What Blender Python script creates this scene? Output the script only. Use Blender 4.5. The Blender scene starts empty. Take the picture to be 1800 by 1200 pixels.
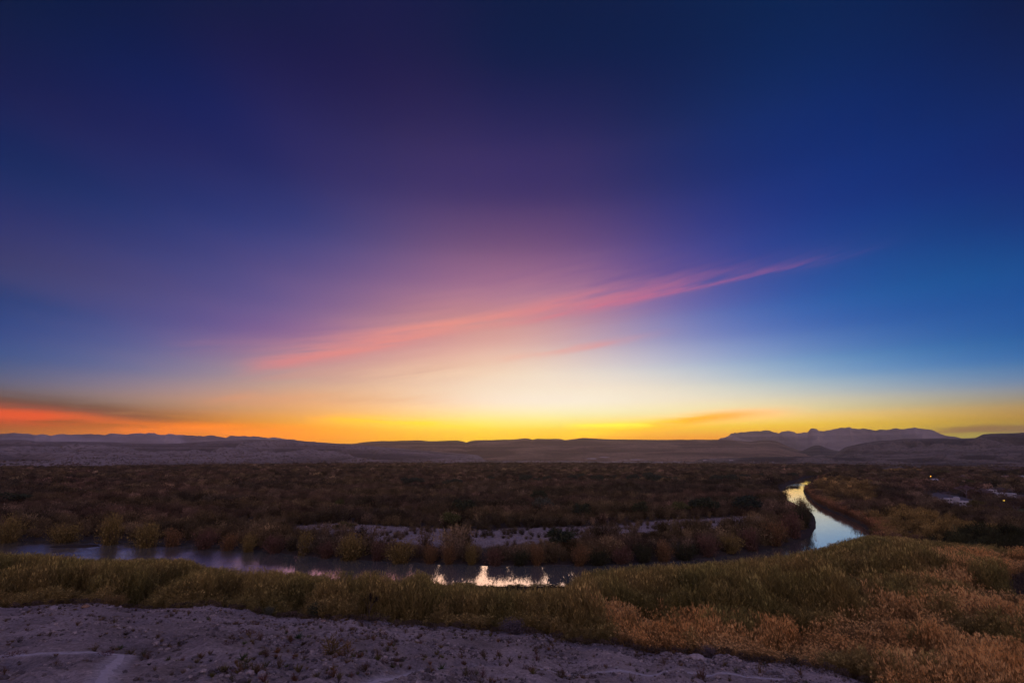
import bpy, bmesh, math, random
import numpy as np
from mathutils import Vector, Matrix
random.seed(7); RNG = np.random.default_rng(11)
SC = bpy.context.scene
COL = SC.collection
rad = math.radians

# ------------------------------------------------------------------ camera
CAM_H = 26.0                       # metres above the river
F_PX, CX, CY, HORIZON = 900.0, 900.0, 600.0, 795.0      # photograph 1800 x 1200
PITCH = math.atan((HORIZON - CY) / F_PX)
cd = bpy.data.cameras.new('camera'); cam = bpy.data.objects.new('camera', cd); COL.objects.link(cam)
cd.sensor_width = 36.0; cd.lens = 36.0 * F_PX / 1800.0
cd.clip_start = 0.1; cd.clip_end = 60000.0
cam.location = (0, 0, CAM_H); cam.rotation_euler = (math.pi / 2 + PITCH, 0, 0)
SC.camera = cam
CP, SP = math.cos(PITCH), math.sin(PITCH)

def ray(x, y):
    u = (np.asarray(x, float) - CX) / F_PX; v = (CY - np.asarray(y, float)) / F_PX
    return u, CP - v * SP, SP + v * CP           # east, north (forward), up
def at(x, y, z=0.0):
    """the point at height z that the photograph shows at pixel x, y"""
    a, b, c = ray(x, y); k = (z - CAM_H) / c
    return a * k, b * k
def to_px(X, Y, Z):
    dz = np.asarray(Z) - CAM_H
    f = np.asarray(Y) * CP + dz * SP; up = -np.asarray(Y) * SP + dz * CP
    f = np.where(f < 1e-3, 1e-3, f)
    return CX + F_PX * np.asarray(X) / f, CY - F_PX * up / f

# ------------------------------------------------------------------ world: dusk sky
SUN_AZ = rad(2.0)                  # the afterglow stands a little right of the view axis
SRGB = lambda c: np.where(np.asarray(c) / 255. <= .04045, np.asarray(c) / 255. / 12.92, ((np.asarray(c) / 255. + .055) / 1.055) ** 2.4)
TX = np.array([0, 300, 600, 900, 1200, 1500, 1800.])
TY = np.array([0, 150, 300, 400, 500, 560, 620, 660, 690, 720, 745, 768.])
TAB = np.array([
 [(6,30,66),(14,29,68),(16,29,70),(10,31,67),(0,34,73),(0,36,81),(0,33,74)],
 [(14,34,80),(24,34,86),(24,34,80),(32,35,80),(8,38,86),(0,41,98),(0,38,92)],
 [(28,46,98),(40,46,102),(44,49,102),(62,51,102),(24,49,108),(0,50,118),(0,46,112)],
 [(38,56,108),(54,60,118),(74,68,122),(100,73,118),(48,64,130),(0,63,134),(0,61,127)],
 [(46,66,118),(82,76,130),(122,95,140),(160,112,143),(92,90,155),(14,86,157),(0,81,148)],
 [(40,74,130),(92,86,140),(152,112,145),(200,146,150),(124,125,180),(40,100,170),(0,90,155)],
 [(62,90,138),(118,110,150),(192,145,150),(230,192,176),(168,172,200),(88,135,185),(48,110,165)],
 [(92,100,128),(142,128,146),(215,172,152),(243,218,194),(206,206,206),(140,165,190),(108,132,165)],
 [(115,98,98),(170,138,130),(230,180,142),(250,230,205),(235,222,200),(186,186,176),(148,143,138)],
 [(140,88,62),(180,128,92),(246,184,95),(255,235,182),(248,228,172),(220,192,132),(176,142,85)],
 [(165,80,42),(206,118,52),(255,180,35),(255,226,110),(250,205,80),(226,178,76),(160,118,60)],
 [(165,85,58),(232,128,25),(255,165,5),(255,210,10),(250,172,25),(225,165,65),(150,110,80)]], float)
LIN = SRGB(TAB)
LIN = np.array([[[0.0, 0.0088, 0.0407], [0.0, 0.0098, 0.0502], [0.0, 0.005, 0.0546], [0.0, 0.0042, 0.0278], [0.0, 0.0083, 0.0524], [0.0, 0.018, 0.0942], [0.0, 0.0027, 0.0335]], [[0.0, 0.0098, 0.0656], [0.0, 0.0107, 0.108], [0.0, 0.0094, 0.0701], [0.0037, 0.0124, 0.0805], [0.0, 0.0172, 0.0937], [0.0, 0.022, 0.1441], [0.0, 0.0133, 0.0896]], [[0.0, 0.0207, 0.1171], [0.0222, 0.0192, 0.129], [0.0, 0.0181, 0.1171], [0.047, 0.0264, 0.1302], [0.0, 0.0198, 0.1254], [0.0, 0.0286, 0.2144], [0.0, 0.0149, 0.1433]], [[0.0, 0.0272, 0.1409], [0.0284, 0.0366, 0.1897], [0.0093, 0.0459, 0.205], [0.1123, 0.0476, 0.1558], [0.0, 0.0401, 0.2249], [0.0, 0.0444, 0.2617], [0.0, 0.0245, 0.1993]], [[0.0, 0.0455, 0.1521], [0.1177, 0.0677, 0.2399], [0.1088, 0.0999, 0.2671], [0.4388, 0.1657, 0.2856], [0.0, 0.0739, 0.3231], [0.0, 0.0982, 0.354], [0.0, 0.0874, 0.338]], [[0.0, 0.0335, 0.2319], [0.0516, 0.0884, 0.2875], [0.2766, 0.1454, 0.2981], [0.6661, 0.3063, 0.2877], [0.1448, 0.1923, 0.5023], [0.0, 0.1039, 0.4251], [0.0, 0.0832, 0.332]], [[0.0, 0.0923, 0.2352], [0.0879, 0.1672, 0.3775], [0.5597, 0.2103, 0.2939], [0.8911, 0.5801, 0.4475], [0.3484, 0.3846, 0.6422], [0.0, 0.2411, 0.5466], [0.0, 0.1428, 0.3994]], [[0.0, 0.0788, 0.2011], [0.1464, 0.2235, 0.3917], [0.8774, 0.4858, 0.2912], [1.0052, 0.8315, 0.6256], [0.725, 0.7426, 0.7594], [0.1063, 0.3911, 0.6329], [0.1393, 0.2147, 0.4355]], [[0.1726, 0.0291, 0.0], [0.4881, 0.3906, 0.418], [0.901, 0.4488, 0.2405], [1.0736, 0.9654, 0.7711], [1.015, 0.8192, 0.615], [0.6175, 0.6928, 0.6313], [0.1486, 0.1483, 0.2356]], [[0.2982, 0.1291, 0.0], [0.4319, 0.2755, 0.2784], [1.2339, 0.5292, 0.0], [1.2435, 1.1066, 0.8581], [1.0976, 0.9743, 0.6233], [0.9609, 0.8011, 0.3543], [0.5686, 0.2633, 0.0]], [[0.6047, 0.0, 0.0], [0.8226, 0.2199, 0.0], [1.6076, 0.7079, 0.0], [1.369, 1.2595, 0.1724], [1.3293, 0.8257, 0.0], [1.8935, 0.9798, 0.0892], [0.2828, 0.0, 0.0]], [[0.286, 0.0, 0.0], [3.0, 0.618, 0.0], [2.433, 0.3477, 0.0], [2.0297, 1.318, 0.0], [2.5336, 0.1351, 0.0], [3.0, 1.1794, 0.0], [0.1369, 0.0, 0.1102]]]).reshape(12, 7, 3)
COLS_DEG = [-60, -48, -36, -24, -12, 0, 12, 24, 36, 48, 60, 85, 130, 180, -130, -85]
ELS = [0, .8, 1.6, 2.6, 3.8, 5.2, 7, 9, 11.5, 14.5, 18, 22, 27, 33, 41, 55, 70, 90]
KAP = 22.0
# sky behind the viewer: the pink-lavender belt over the earth's shadow, easing to the deep blue overhead
BACK = [(0,(128,118,146)),(5,(166,138,156)),(12,(206,164,172)),(22,(194,162,178)),(35,(150,138,172)),(55,(102,104,150)),(90,(68,76,124))]
BACK_E = np.array([b[0] for b in BACK]); BACK_C = SRGB(np.array([b[1] for b in BACK], float))
def front(az, el):
    d = np.array([math.sin(az) * math.cos(el), math.cos(az) * math.cos(el), math.sin(el)])
    f = d[1] * CP + d[2] * SP; up = -d[1] * SP + d[2] * CP
    x = min(max(CX + F_PX * d[0] / max(f, .05), 0), 1799.9); y = min(max(CY - F_PX * up / max(f, .05), 0), 767.9)
    i = int(np.searchsorted(TX, x, 'right') - 1); j = int(np.searchsorted(TY, y, 'right') - 1)
    a = (x - TX[i]) / (TX[i + 1] - TX[i]); b = (y - TY[j]) / (TY[j + 1] - TY[j])
    return (LIN[j, i] * (1 - a) + LIN[j, i + 1] * a) * (1 - b) + (LIN[j + 1, i] * (1 - a) + LIN[j + 1, i + 1] * a) * b
def back(el):
    return np.array([np.interp(math.degrees(el), BACK_E, BACK_C[:, k]) for k in range(3)])
def sky_target(azd, eld):
    a = abs((azd + 180) % 360 - 180)
    w = np.clip((a - 50) / 90., 0, 1); w = w * w * (3 - 2 * w)          # round to the back
    z = np.clip((eld - 42) / 48., 0, 1); z = z * z * (3 - 2 * z)        # and over the top
    az = rad(max(-50, min(50, (azd + 180) % 360 - 180)))
    f = front(az, rad(min(eld, 46)))
    c = f * (1 - w) + back(rad(eld)) * w
    return c * (1 - z) + BACK_C[-1] * z
SAZ = np.arange(-180, 180, 5.)
W = np.exp(KAP * (np.cos(np.radians(SAZ[:, None] - np.array(COLS_DEG)[None])) - 1)); W /= W.sum(1, keepdims=True)
SKYC = []
for e in ELS:
    T = np.array([sky_target(a, e) for a in SAZ]); wt = np.where(np.abs(SAZ) < 55, 1.0, .6)[:, None]
    A = (W * wt).T @ (W * wt) + .01 * np.eye(len(COLS_DEG)); mean0 = W.T @ (T * wt) / W.T.sum(1, keepdims=True)
    C = np.linalg.solve(A, (W * wt).T @ (T * wt) + .01 * mean0)
    C = np.maximum(C, .0003); Lp = np.linalg.norm(A, 2)
    for _ in range(400): C = np.maximum(C - (A @ C - (W * wt).T @ (T * wt) - .01 * mean0) / Lp, .0003)
    SKYC.append(C)
SKYC = np.array(SKYC)              # elevation x column x rgb

world = bpy.data.worlds.new('World'); SC.world = world; world.use_nodes = True
NT = world.node_tree; NT.nodes.clear()
class G:
    """small helper to write node arithmetic"""
    def __init__(s, nt): s.nt = nt
    def n(s, t, **k):
        o = s.nt.nodes.new(t)
        for a, b in k.items(): setattr(o, a, b)
        return o
    def put(s, sock, v):
        if isinstance(v, bpy.types.NodeSocket): s.nt.links.new(v, sock)
        else: sock.default_value = v
    def m(s, op, a, b=0.0, c=None, clamp=False):
        o = s.n('ShaderNodeMath', operation=op, use_clamp=clamp); s.put(o.inputs[0], a); s.put(o.inputs[1], b)
        if c is not None: s.put(o.inputs[2], c)
        return o.outputs[0]
    def vm(s, op, a, b=(0, 0, 0), out=0):
        o = s.n('ShaderNodeVectorMath', operation=op); s.put(o.inputs[0], a); s.put(o.inputs[1], b); return o.outputs[out]
    def scale(s, a, k):
        o = s.n('ShaderNodeVectorMath', operation='SCALE'); s.put(o.inputs[0], a); s.put(o.inputs[3], k); return o.outputs[0]
    def mix(s, f, a, b, mode='MIX'):
        o = s.n('ShaderNodeMix', data_type='RGBA', blend_type=mode); s.put(o.inputs[0], f)
        s.put(o.inputs[6], a if isinstance(a, bpy.types.NodeSocket) else (*a, 1)); s.put(o.inputs[7], b if isinstance(b, bpy.types.NodeSocket) else (*b, 1))
        return o.outputs[2]
    def noise(s, vec, scale, detail=3, rough=.55):
        o = s.n('ShaderNodeTexNoise'); s.put(o.inputs['Vector'], vec); o.inputs['Scale'].default_value = scale
        o.inputs['Detail'].default_value = detail; o.inputs['Roughness'].default_value = rough; return o.outputs[0]
    def ramp(s, f, stops, interp='LINEAR'):
        o = s.n('ShaderNodeValToRGB'); r = o.color_ramp; r.interpolation = interp
        while len(r.elements) < len(stops): r.elements.new(.5)
        for el, (p, c) in zip(r.elements, stops): el.position = p
        for el, (p, c) in zip(r.elements, stops): el.color = (*c, 1) if len(c) == 3 else c
        s.put(o.inputs[0], f); return o.outputs[0]
    def sstep(s, v, a, b):
        o = s.n('ShaderNodeMapRange', interpolation_type='SMOOTHSTEP'); s.put(o.inputs[0], v); o.inputs[1].default_value = a; o.inputs[2].default_value = b
        return o.outputs[0]
g = G(NT)
tc = g.n('ShaderNodeTexCoord'); DIR = g.vm('NORMALIZE', tc.outputs['Generated'])
sx = g.n('ShaderNodeSeparateXYZ'); NT.links.new(DIR, sx.inputs[0])
HV = g.vm('NORMALIZE', g.vm('MULTIPLY', DIR, (1, 1, 0)))
ELV = g.m('ARCSINE', g.m('MAXIMUM', sx.outputs[2], 0.0))
EPOS = g.m('SQRT', g.m('DIVIDE', ELV, math.pi / 2))
acc, wsum = None, None
for i, dg in enumerate(COLS_DEG):
    d = g.vm('DOT_PRODUCT', HV, (math.sin(rad(dg)), math.cos(rad(dg)), 0), out=1)
    w = g.m('EXPONENT', g.m('MULTIPLY_ADD', d, KAP, -KAP))
    c = g.scale(g.ramp(EPOS, [(math.sqrt(e / 90.), tuple(SKYC[k, i] * .5)) for k, e in enumerate(ELS)], 'CARDINAL'), w)
    acc = c if acc is None else g.vm('ADD', acc, c)
    wsum = w if wsum is None else g.m('ADD', wsum, w)
SKY = g.vm('MAXIMUM', g.scale(acc, g.m('DIVIDE', 2.0, wsum)), (.0004, .0004, .0004))

def px_dir(x, y):
    a, b, c = ray(x, y); return Vector((float(a), float(b), float(c))).normalized()
# fibres shared by all the bands: one field drawn out along the slope of the high bands, one along the low ones
EL_ = sx.outputs[2]; AZ_ = g.m('ARCTAN2', sx.outputs[0], sx.outputs[1])
def fibres(slope, fa, fe, seed, det):
    cv = g.n('ShaderNodeCombineXYZ'); g.put(cv.inputs[0], g.m('MULTIPLY', AZ_, fa)); g.put(cv.inputs[1], g.m('MULTIPLY', g.m('SUBTRACT', EL_, g.m('MULTIPLY', AZ_, slope)), fe)); cv.inputs[2].default_value = seed
    return g.noise(cv.outputs[0], 1.0, det, .62)
FIB = {'hi': fibres(.17, 6.5, 80, 4.2, 5), 'lo': fibres(-.02, 8.0, 95, 9.1, 5)}; BEND = g.m('SUBTRACT', fibres(0, 3.5, 8.0, 2.2, 1), .5)
def streak(sky, p0, p1, width, stops, strength, seed, fine=1.0, thresh=(.38, .66)):
    gain = 1.0 if fine > -1.2 else 2.1            # the low bands shine through the haze
    """a thin cloud band along the great circle through two directions of the sky"""
    a, b = px_dir(*p0), px_dir(*p1); nrm = a.cross(b).normalized(); b2 = nrm.cross(a).normalized()
    if nrm.z < 0: nrm = -nrm
    L = math.atan2(b.dot(b2), b.dot(a))
    s = g.vm('DOT_PRODUCT', DIR, tuple(nrm), out=1)
    t = g.m('DIVIDE', g.m('ARCTAN2', g.vm('DOT_PRODUCT', DIR, tuple(b2), out=1), g.vm('DOT_PRODUCT', DIR, tuple(a), out=1)), L)
    wob = FIB['hi' if fine >= 0 else 'lo']; bend = g.m('MULTIPLY', BEND, width * 2.2)
    q = g.m('DIVIDE', g.m('ADD', s, bend), width)
    prof = g.m('EXPONENT', g.m('MULTIPLY', g.m('MULTIPLY', q, q), -1.0))
    ends = g.m('MULTIPLY', g.sstep(t, 0.0, .22), g.m('SUBTRACT', 1.0, g.sstep(t, .55, 1.0)))
    f = g.m('MULTIPLY', g.m('MULTIPLY', prof, ends), g.m('MULTIPLY', g.sstep(wob, *thresh), strength), clamp=True)
    return g.mix(f, sky, g.scale(g.ramp(t, [(p, tuple(SRGB(c))) for p, c in stops]), gain))
# veil of high cirrus fanning up from the glow
P2 = g.n('ShaderNodeCombineXYZ'); inv = g.m('DIVIDE', 1.0, g.m('MAXIMUM', sx.outputs[2], .06))
g.put(P2.inputs[0], g.m('MULTIPLY', g.m('MULTIPLY', sx.outputs[0], inv), 1.0)); g.put(P2.inputs[1], g.m('MULTIPLY', g.m('MULTIPLY', sx.outputs[1], inv), .22))
rotn = g.n('ShaderNodeVectorRotate'); rotn.rotation_type = 'Z_AXIS'; NT.links.new(P2.outputs[0], rotn.inputs['Vector']); rotn.inputs['Angle'].default_value = rad(24)
veil = g.sstep(g.noise(rotn.outputs[0], .8, 2, .5), .30, .74)
front_w = g.sstep(g.vm('DOT_PRODUCT', DIR, tuple(px_dir(640, 520)), out=1), .80, .99)
SKY = g.mix(g.m('MULTIPLY', g.m('MULTIPLY', veil, front_w), .045), SKY, tuple(SRGB((205, 118, 140))))
PK = [(0, (222,140,142)), (.35, (240,150,138)), (.62, (204,112,142)), (.82, (120,84,152)), (1, (104,80,150))]
SKY = streak(SKY, (380, 652), (1400, 462), .050, [(0, (205,142,150)), (.5, (216,146,146)), (1, (104,92,160))], .50, 1.3, .7, (.2, .75))
SKY = streak(SKY, (380, 652), (1660, 407), .017, PK, .80, 4.2, 1.5, (.20, .68))
SKY = streak(SKY, (850, 580), (1620, 420), .0055, [(0, (240,128,132)), (.5, (205,104,142)), (1, (112,84,152))], .62, 9.4, 2.2, (.36, .66))
SKY = streak(SKY, (840, 640), (1215, 578), .0075, [(0, (250,190,165)), (.6, (236,150,150)), (1, (190,140,170))], .6, 12.7, 2.4, (.34, .66))
SKY = streak(SKY, (240, 612), (700, 596), .018, [(0, (150,112,150)), (1, (214,136,146))], .22, 15.1, 1.5)
SKY = streak(SKY, (395, 660), (860, 566), .013, [(0, (220,134,142)), (.5, (236,146,138)), (1, (236,150,142))], .85, 16.1, 1.5, (.22, .60))
SKY = streak(SKY, (330, 672), (980, 640), .012, [(0, (196,140,140)), (1, (250,204,170))], .6, 18.6, 1.8)
SKY = streak(SKY, (300, 706), (860, 694), .010, [(0, (235,150,110)), (1, (255,214,160))], .7, 21.3, 1.8)
SKY = streak(SKY, (-420, 690), (420, 742), .016, [(0, (110,80,70)), (.6, (118,82,66)), (1, (150,92,60))], .9, 24.8, -1.0, (.26, .5))
SKY = streak(SKY, (-420, 716), (300, 746), .011, [(0, (190,66,26)), (.6, (198,70,22)), (1, (214,104,30))], .95, 27.5, -1.5, (.28, .55))
SKY = streak(SKY, (90, 752), (760, 764), .010, [(0, (222,98,14)), (.5, (246,130,0)), (1, (255,170,0))], .9, 30.2, -1.6, (.3, .6))
SKY = streak(SKY, (520, 734), (900, 752), .008, [(0, (255,160,20)), (1, (255,205,0))], .8, 33.9, -1.8, (.3, .6))
SKY = streak(SKY, (960, 770), (1460, 712), .0085, [(0, (255,200,0)), (.45, (255,158,0)), (.7, (248,138,24)), (1, (235,170,110))], 1.0, 36.4, -2.2, (.22, .46))
SKY = streak(SKY, (980, 752), (1230, 742), .006, [(0, (255,222,20)), (1, (255,205,60))], .9, 41.7, -2.2, (.3, .6))
SKY = streak(SKY, (1580, 764), (2200, 742), .010, [(0, (170,112,72)), (.5, (146,96,74)), (1, (130,90,80))], .75, 44.4, -1.0, (.3, .6))
nish = g.n('ShaderNodeTexSky', sky_type='NISHITA'); nish.sun_disc = False
nish.sun_elevation = rad(0.3); nish.sun_rotation = SUN_AZ; nish.altitude = 560; nish.dust_density = 2.0
SKY = g.vm('ADD', SKY, g.scale(nish.outputs[0], .003))
world.cycles.sampling_method = 'MANUAL'; world.cycles.sample_map_resolution = 512
bg = g.n('ShaderNodeBackground'); NT.links.new(SKY, bg.inputs[0]); bg.inputs[1].default_value = 1.0
wo = g.n('ShaderNodeOutputWorld'); NT.links.new(bg.outputs[0], wo.inputs[0])

# the last direct light of the set sun, broad and weak, grazing in from the glow
sl = bpy.data.lights.new('sun', 'SUN'); so = bpy.data.objects.new('sun', sl); COL.objects.link(so)
sl.energy = .22; sl.angle = rad(24); sl.color = (1.0, .62, .36)
so.rotation_euler = (rad(90 - 7), 0, math.pi - SUN_AZ)

vs = SC.view_settings; vs.view_transform = 'Standard'; vs.look = 'None'; vs.exposure = 0.0; vs.gamma = 1.0; vs.use_curve_mapping = False
cy = SC.cycles; cy.use_denoising = True; cy.max_bounces = 5; cy.diffuse_bounces = 2; cy.glossy_bounces = 2; cy.transmission_bounces = 2
cy.volume_bounces = 0; cy.transparent_max_bounces = 4; cy.sample_clamp_indirect = 6; cy.caustics_reflective = False; cy.caustics_refractive = False

# ------------------------------------------------------------------ helpers
def h2(ix, iy, seed):
    n = (ix.astype(np.int64) * 374761393 + iy.astype(np.int64) * 668265263 + seed * 974634777) & 0x7fffffff
    n = ((n ^ (n >> 13)) * 1274126177) & 0x7fffffff
    return ((n ^ (n >> 16)) & 0xffff) / 65535.0
def vn(x, y, seed=0):
    x = np.asarray(x, float); y = np.asarray(y, float)
    ix, iy = np.floor(x), np.floor(y); fx, fy = x - ix, y - iy
    fx = fx * fx * fx * (fx * (fx * 6 - 15) + 10); fy = fy * fy * fy * (fy * (fy * 6 - 15) + 10)
    a, b = h2(ix, iy, seed), h2(ix + 1, iy, seed); c, d = h2(ix, iy + 1, seed), h2(ix + 1, iy + 1, seed)
    return (a * (1 - fx) + b * fx) * (1 - fy) + (c * (1 - fx) + d * fx) * fy
def fbm(x, y, seed=0, oct=4, gain=.5):
    s, a, t = 0, 1.0, 0
    for o in range(oct):
        s = s + a * vn(x * 2 ** o + 17.3 * o, y * 2 ** o - 9.1 * o, seed + o); t += a; a *= gain
    return s / t
def ridged(x, y, seed=0, oct=4):
    s, a, t = 0, 1.0, 0
    for o in range(oct):
        s = s + a * (1 - np.abs(2 * vn(x * 2 ** o + 3.7 * o, y * 2 ** o + 5.2 * o, seed + o) - 1)); t += a; a *= .5
    return s / t
def sms(v, a, b):
    t = np.clip((np.asarray(v, float) - a) / (b - a), 0, 1); return t * t * (3 - 2 * t)
def inside(px, py, poly):
    px = np.asarray(px, float); py = np.asarray(py, float); r = np.zeros(px.shape, bool); n = len(poly)
    for i in range(n):
        x0, y0 = poly[i]; x1, y1 = poly[(i + 1) % n]
        if y0 == y1: continue
        r ^= ((y0 > py) != (y1 > py)) & (px < (x1 - x0) * (py - y0) / (y1 - y0) + x0)
    return r
def seg_dist(px, py, pts, closed=False):
    px = np.asarray(px, float); py = np.asarray(py, float); d = np.full(px.shape, 1e18)
    n = len(pts)
    for i in range(n if closed else n - 1):
        x0, y0 = pts[i]; x1, y1 = pts[(i + 1) % n]; dx, dy = x1 - x0, y1 - y0; L = dx * dx + dy * dy + 1e-12
        t = np.clip(((px - x0) * dx + (py - y0) * dy) / L, 0, 1)
        d = np.minimum(d, (px - x0 - t * dx) ** 2 + (py - y0 - t * dy) ** 2)
    return np.sqrt(d)
def smooth_line(pts, n=4):
    """Catmull-Rom through the points"""
    p = np.array(pts, float); out = []
    q = np.vstack([2 * p[0] - p[1], p, 2 * p[-1] - p[-2]])
    for i in range(1, len(q) - 2):
        for t in np.linspace(0, 1, n, endpoint=False):
            out.append(.5 * ((2 * q[i]) + (q[i + 1] - q[i - 1]) * t + (2 * q[i - 1] - 5 * q[i] + 4 * q[i + 1] - q[i + 2]) * t * t + (-q[i - 1] + 3 * q[i] - 3 * q[i + 1] + q[i + 2]) * t ** 3))
    out.append(p[-1]); return np.array(out)

def mesh_np(name, V, Fc, smooth=False, attrs=None):
    V = np.asarray(V, np.float32); me = bpy.data.meshes.new(name)
    if isinstance(Fc, np.ndarray):
        k = Fc.shape[1]; me.vertices.add(len(V)); me.vertices.foreach_set('co', V.ravel())
        me.loops.add(Fc.size); me.loops.foreach_set('vertex_index', Fc.astype(np.int32).ravel())
        me.polygons.add(len(Fc)); me.polygons.foreach_set('loop_start', np.arange(0, Fc.size, k, dtype=np.int32))
        me.update(calc_edges=True)
    else:
        me.from_pydata([tuple(v) for v in V], [], Fc)
    for nm, (kind, val) in (attrs or {}).items():
        a = me.attributes.new(nm, kind, 'POINT')
        if kind == 'FLOAT': a.data.foreach_set('value', np.asarray(val, np.float32).ravel())
        else: a.data.foreach_set('color', np.asarray(val, np.float32).ravel())
    me.polygons.foreach_set('use_smooth', np.full(len(me.polygons), smooth)); me.update(); return me
def obj(name, me, mat=None, parent=None, kind=None, label=None, cat=None, group=None, link=True):
    o = bpy.data.objects.new(name, me)
    if link: COL.objects.link(o)
    if mat is not None and me is not None and len(me.materials) == 0: me.materials.append(mat)
    if parent is not None: o.parent = parent
    for k, v in (('kind', kind), ('label', label), ('category', cat), ('group', group)):
        if v: o[k] = v
    return o
def grid_faces(nu, nv):
    i = np.arange(nu - 1)[:, None] * nv + np.arange(nv - 1)[None]
    return np.stack([i, i + nv, i + nv + 1, i + 1], -1).reshape(-1, 4)

def mat(name, build):
    m = bpy.data.materials.new(name); m.use_nodes = True; m.node_tree.nodes.clear(); q = G(m.node_tree)
    out = q.n('ShaderNodeOutputMaterial'); build(q, out); return m
def bsdf(q, out, color, rough=.9, normal=None, spec=.2, **kw):
    b = q.n('ShaderNodeBsdfPrincipled'); q.put(b.inputs['Base Color'], color if isinstance(color, bpy.types.NodeSocket) else (*color, 1))
    q.put(b.inputs['Roughness'], rough); b.inputs['Specular IOR Level'].default_value = spec
    if normal is not None: q.put(b.inputs['Normal'], normal)
    for k, v in kw.items():
        q.put(b.inputs[k], v)
    q.nt.links.new(b.outputs[0], out.inputs[0]); return b
def bump(q, h, strength, dist):
    b = q.n('ShaderNodeBump'); b.inputs['Strength'].default_value = strength; b.inputs['Distance'].default_value = dist; q.put(b.inputs['Height'], h); return b.outputs[0]
def plain(name, c, rough=.6, **kw):
    def bld(q, out):
        t = q.n('ShaderNodeTexCoord'); f = q.noise(t.outputs['Object'], 3.0, 4)
        bsdf(q, out, q.mix(f, tuple(np.array(c) * .8), tuple(np.minimum(np.array(c) * 1.15, 1))), rough, **kw)
    return mat(name, bld)
def foliage(name, trans=.28):
    """colour from the plant's own 'tint', varied leaf by leaf"""
    def bld(q, out):
        a = q.n('ShaderNodeAttribute', attribute_type='INSTANCER', attribute_name='tint')
        v = q.n('ShaderNodeAttribute', attribute_type='GEOMETRY', attribute_name='leaf')
        c = q.scale(a.outputs['Color'], v.outputs['Fac'])
        d = q.n('ShaderNodeBsdfDiffuse'); q.put(d.inputs[0], c); t = q.n('ShaderNodeBsdfTranslucent'); q.put(t.inputs[0], c)
        mx = q.n('ShaderNodeMixShader'); mx.inputs[0].default_value = trans; q.nt.links.new(d.outputs[0], mx.inputs[1]); q.nt.links.new(t.outputs[0], mx.inputs[2])
        q.nt.links.new(mx.outputs[0], out.inputs[0])
    return mat(name, bld)
M_LEAF = foliage('foliage'); M_CANE = foliage('cane', .3); M_DRY = foliage('dry_stems', .2)

# ------------------------------------------------------------------ river outline and terrain height
UP_BANK = [(-700, 938), (-300, 941), (-120, 944), (0, 947), (100, 948), (200, 950), (300, 953), (400, 960), (460, 968), (550, 978), (650, 985), (800, 990.5), (950, 993), (1100, 989.5), (1200, 984), (1300, 973),
           (1350, 964), (1400, 953), (1427, 939), (1435, 921), (1430, 904), (1416, 894), (1396, 885), (1379, 876), (1375, 866), (1379, 857), (1390, 851), (1408, 844), (1428, 837.5), (1470, 832), (1525, 826.2), (1600, 822.5), (1750, 820.6)]
DN_BANK = [(1750, 822.2), (1600, 824.8), (1540, 828.8), (1490, 834), (1440, 841), (1434, 847), (1420, 853), (1412, 862), (1418, 873), (1432, 885), (1455, 897), (1482, 908), (1508, 921), (1528, 936), (1532, 952),
           (1490, 975), (1400, 1000), (1300, 1014), (1180, 1025), (1060, 1031), (1000, 1033), (900, 1033), (780, 1030), (690, 1027), (600, 1022), (500, 1016), (380, 1010), (250, 1003), (120, 999), (0, 995), (-160, 991), (-400, 985), (-800, 975)]
def world_line(pl, z=0.0, n=5):
    w = np.array([at(x, y, z) for x, y in pl]); return smooth_line(w, n)
UPW, DNW = world_line(UP_BANK), world_line(DN_BANK)
RIVER = np.vstack([UPW, DNW])
ISLET = at(128, 960)
BROW = [(-900, 1075), (-300, 1068), (0, 1066), (150, 1063), (280, 1066), (400, 1072), (520, 1082), (640, 1092), (760, 1102), (880, 1112), (1000, 1126), (1100, 1138), (1200, 1151), (1300, 1160), (1400, 1173), (1500, 1194), (1560, 1225), (1620, 1290), (1660, 1380)]
BROW_Z = 4.0
bw = smooth_line(np.array([at(x, y, BROW_Z) for x, y in BROW]), 4)
BAZ = np.arctan2(bw[:, 0], bw[:, 1]); BR = np.hypot(bw[:, 0], bw[:, 1])
o_ = np.argsort(BAZ); BAZ, BR = BAZ[o_], BR[o_]
BAZ = np.concatenate([[-math.pi, -2.2, -1.5], BAZ, [1.4, 2.2, math.pi]]); BR = np.concatenate([[160, 190, 170], BR, [42, 90, 160]])
GRAVEL = [at(x, y, 1.6) for x, y in [(500, 924), (600, 917), (700, 924), (850, 929), (1000, 924), (1100, 917), (1200, 911), (1330, 904), (1385, 912), (1330, 921), (1200, 931), (1080, 940), (980, 951), (880, 960), (760, 959), (660, 950), (570, 938)]]
PATHS_PX = [[(-160, 1163), (-60, 1157), (0, 1150.5), (60, 1146), (130, 1143.5), (175, 1145), (214, 1149)],
            [(214, 1149), (209, 1158), (200, 1167), (188, 1180), (178, 1196), (166, 1225)],
            [(600, 1222), (660, 1201), (730, 1188), (820, 1181), (950, 1178), (1080, 1179), (1180, 1180), (1270, 1184), (1350, 1193), (1420, 1206), (1480, 1232)]]
def hill_base(x, y):
    r = np.hypot(x, y); az = np.arctan2(x, y); R = np.interp(az, BAZ, BR) * (1 + .05 * (fbm(az * 22., r * 0, 25, 3) - .5)); t = r / R
    z = 24.4 - (24.4 - BROW_Z) * np.clip(t, 0, 1) ** .8
    return z, t, R, r
PATHS = []
for pp in PATHS_PX:
    w = []
    for (x, y) in pp:
        a, b, c = ray(x, y); k = np.linspace(8, 140, 1200); zz = CAM_H + c * k - hill_base(a * k, b * k)[0]
        i = int(np.argmax(zz < 0)); w.append((float(a * k[i]), float(b * k[i])))
    PATHS.append(smooth_line(np.array(w), 8))
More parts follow.
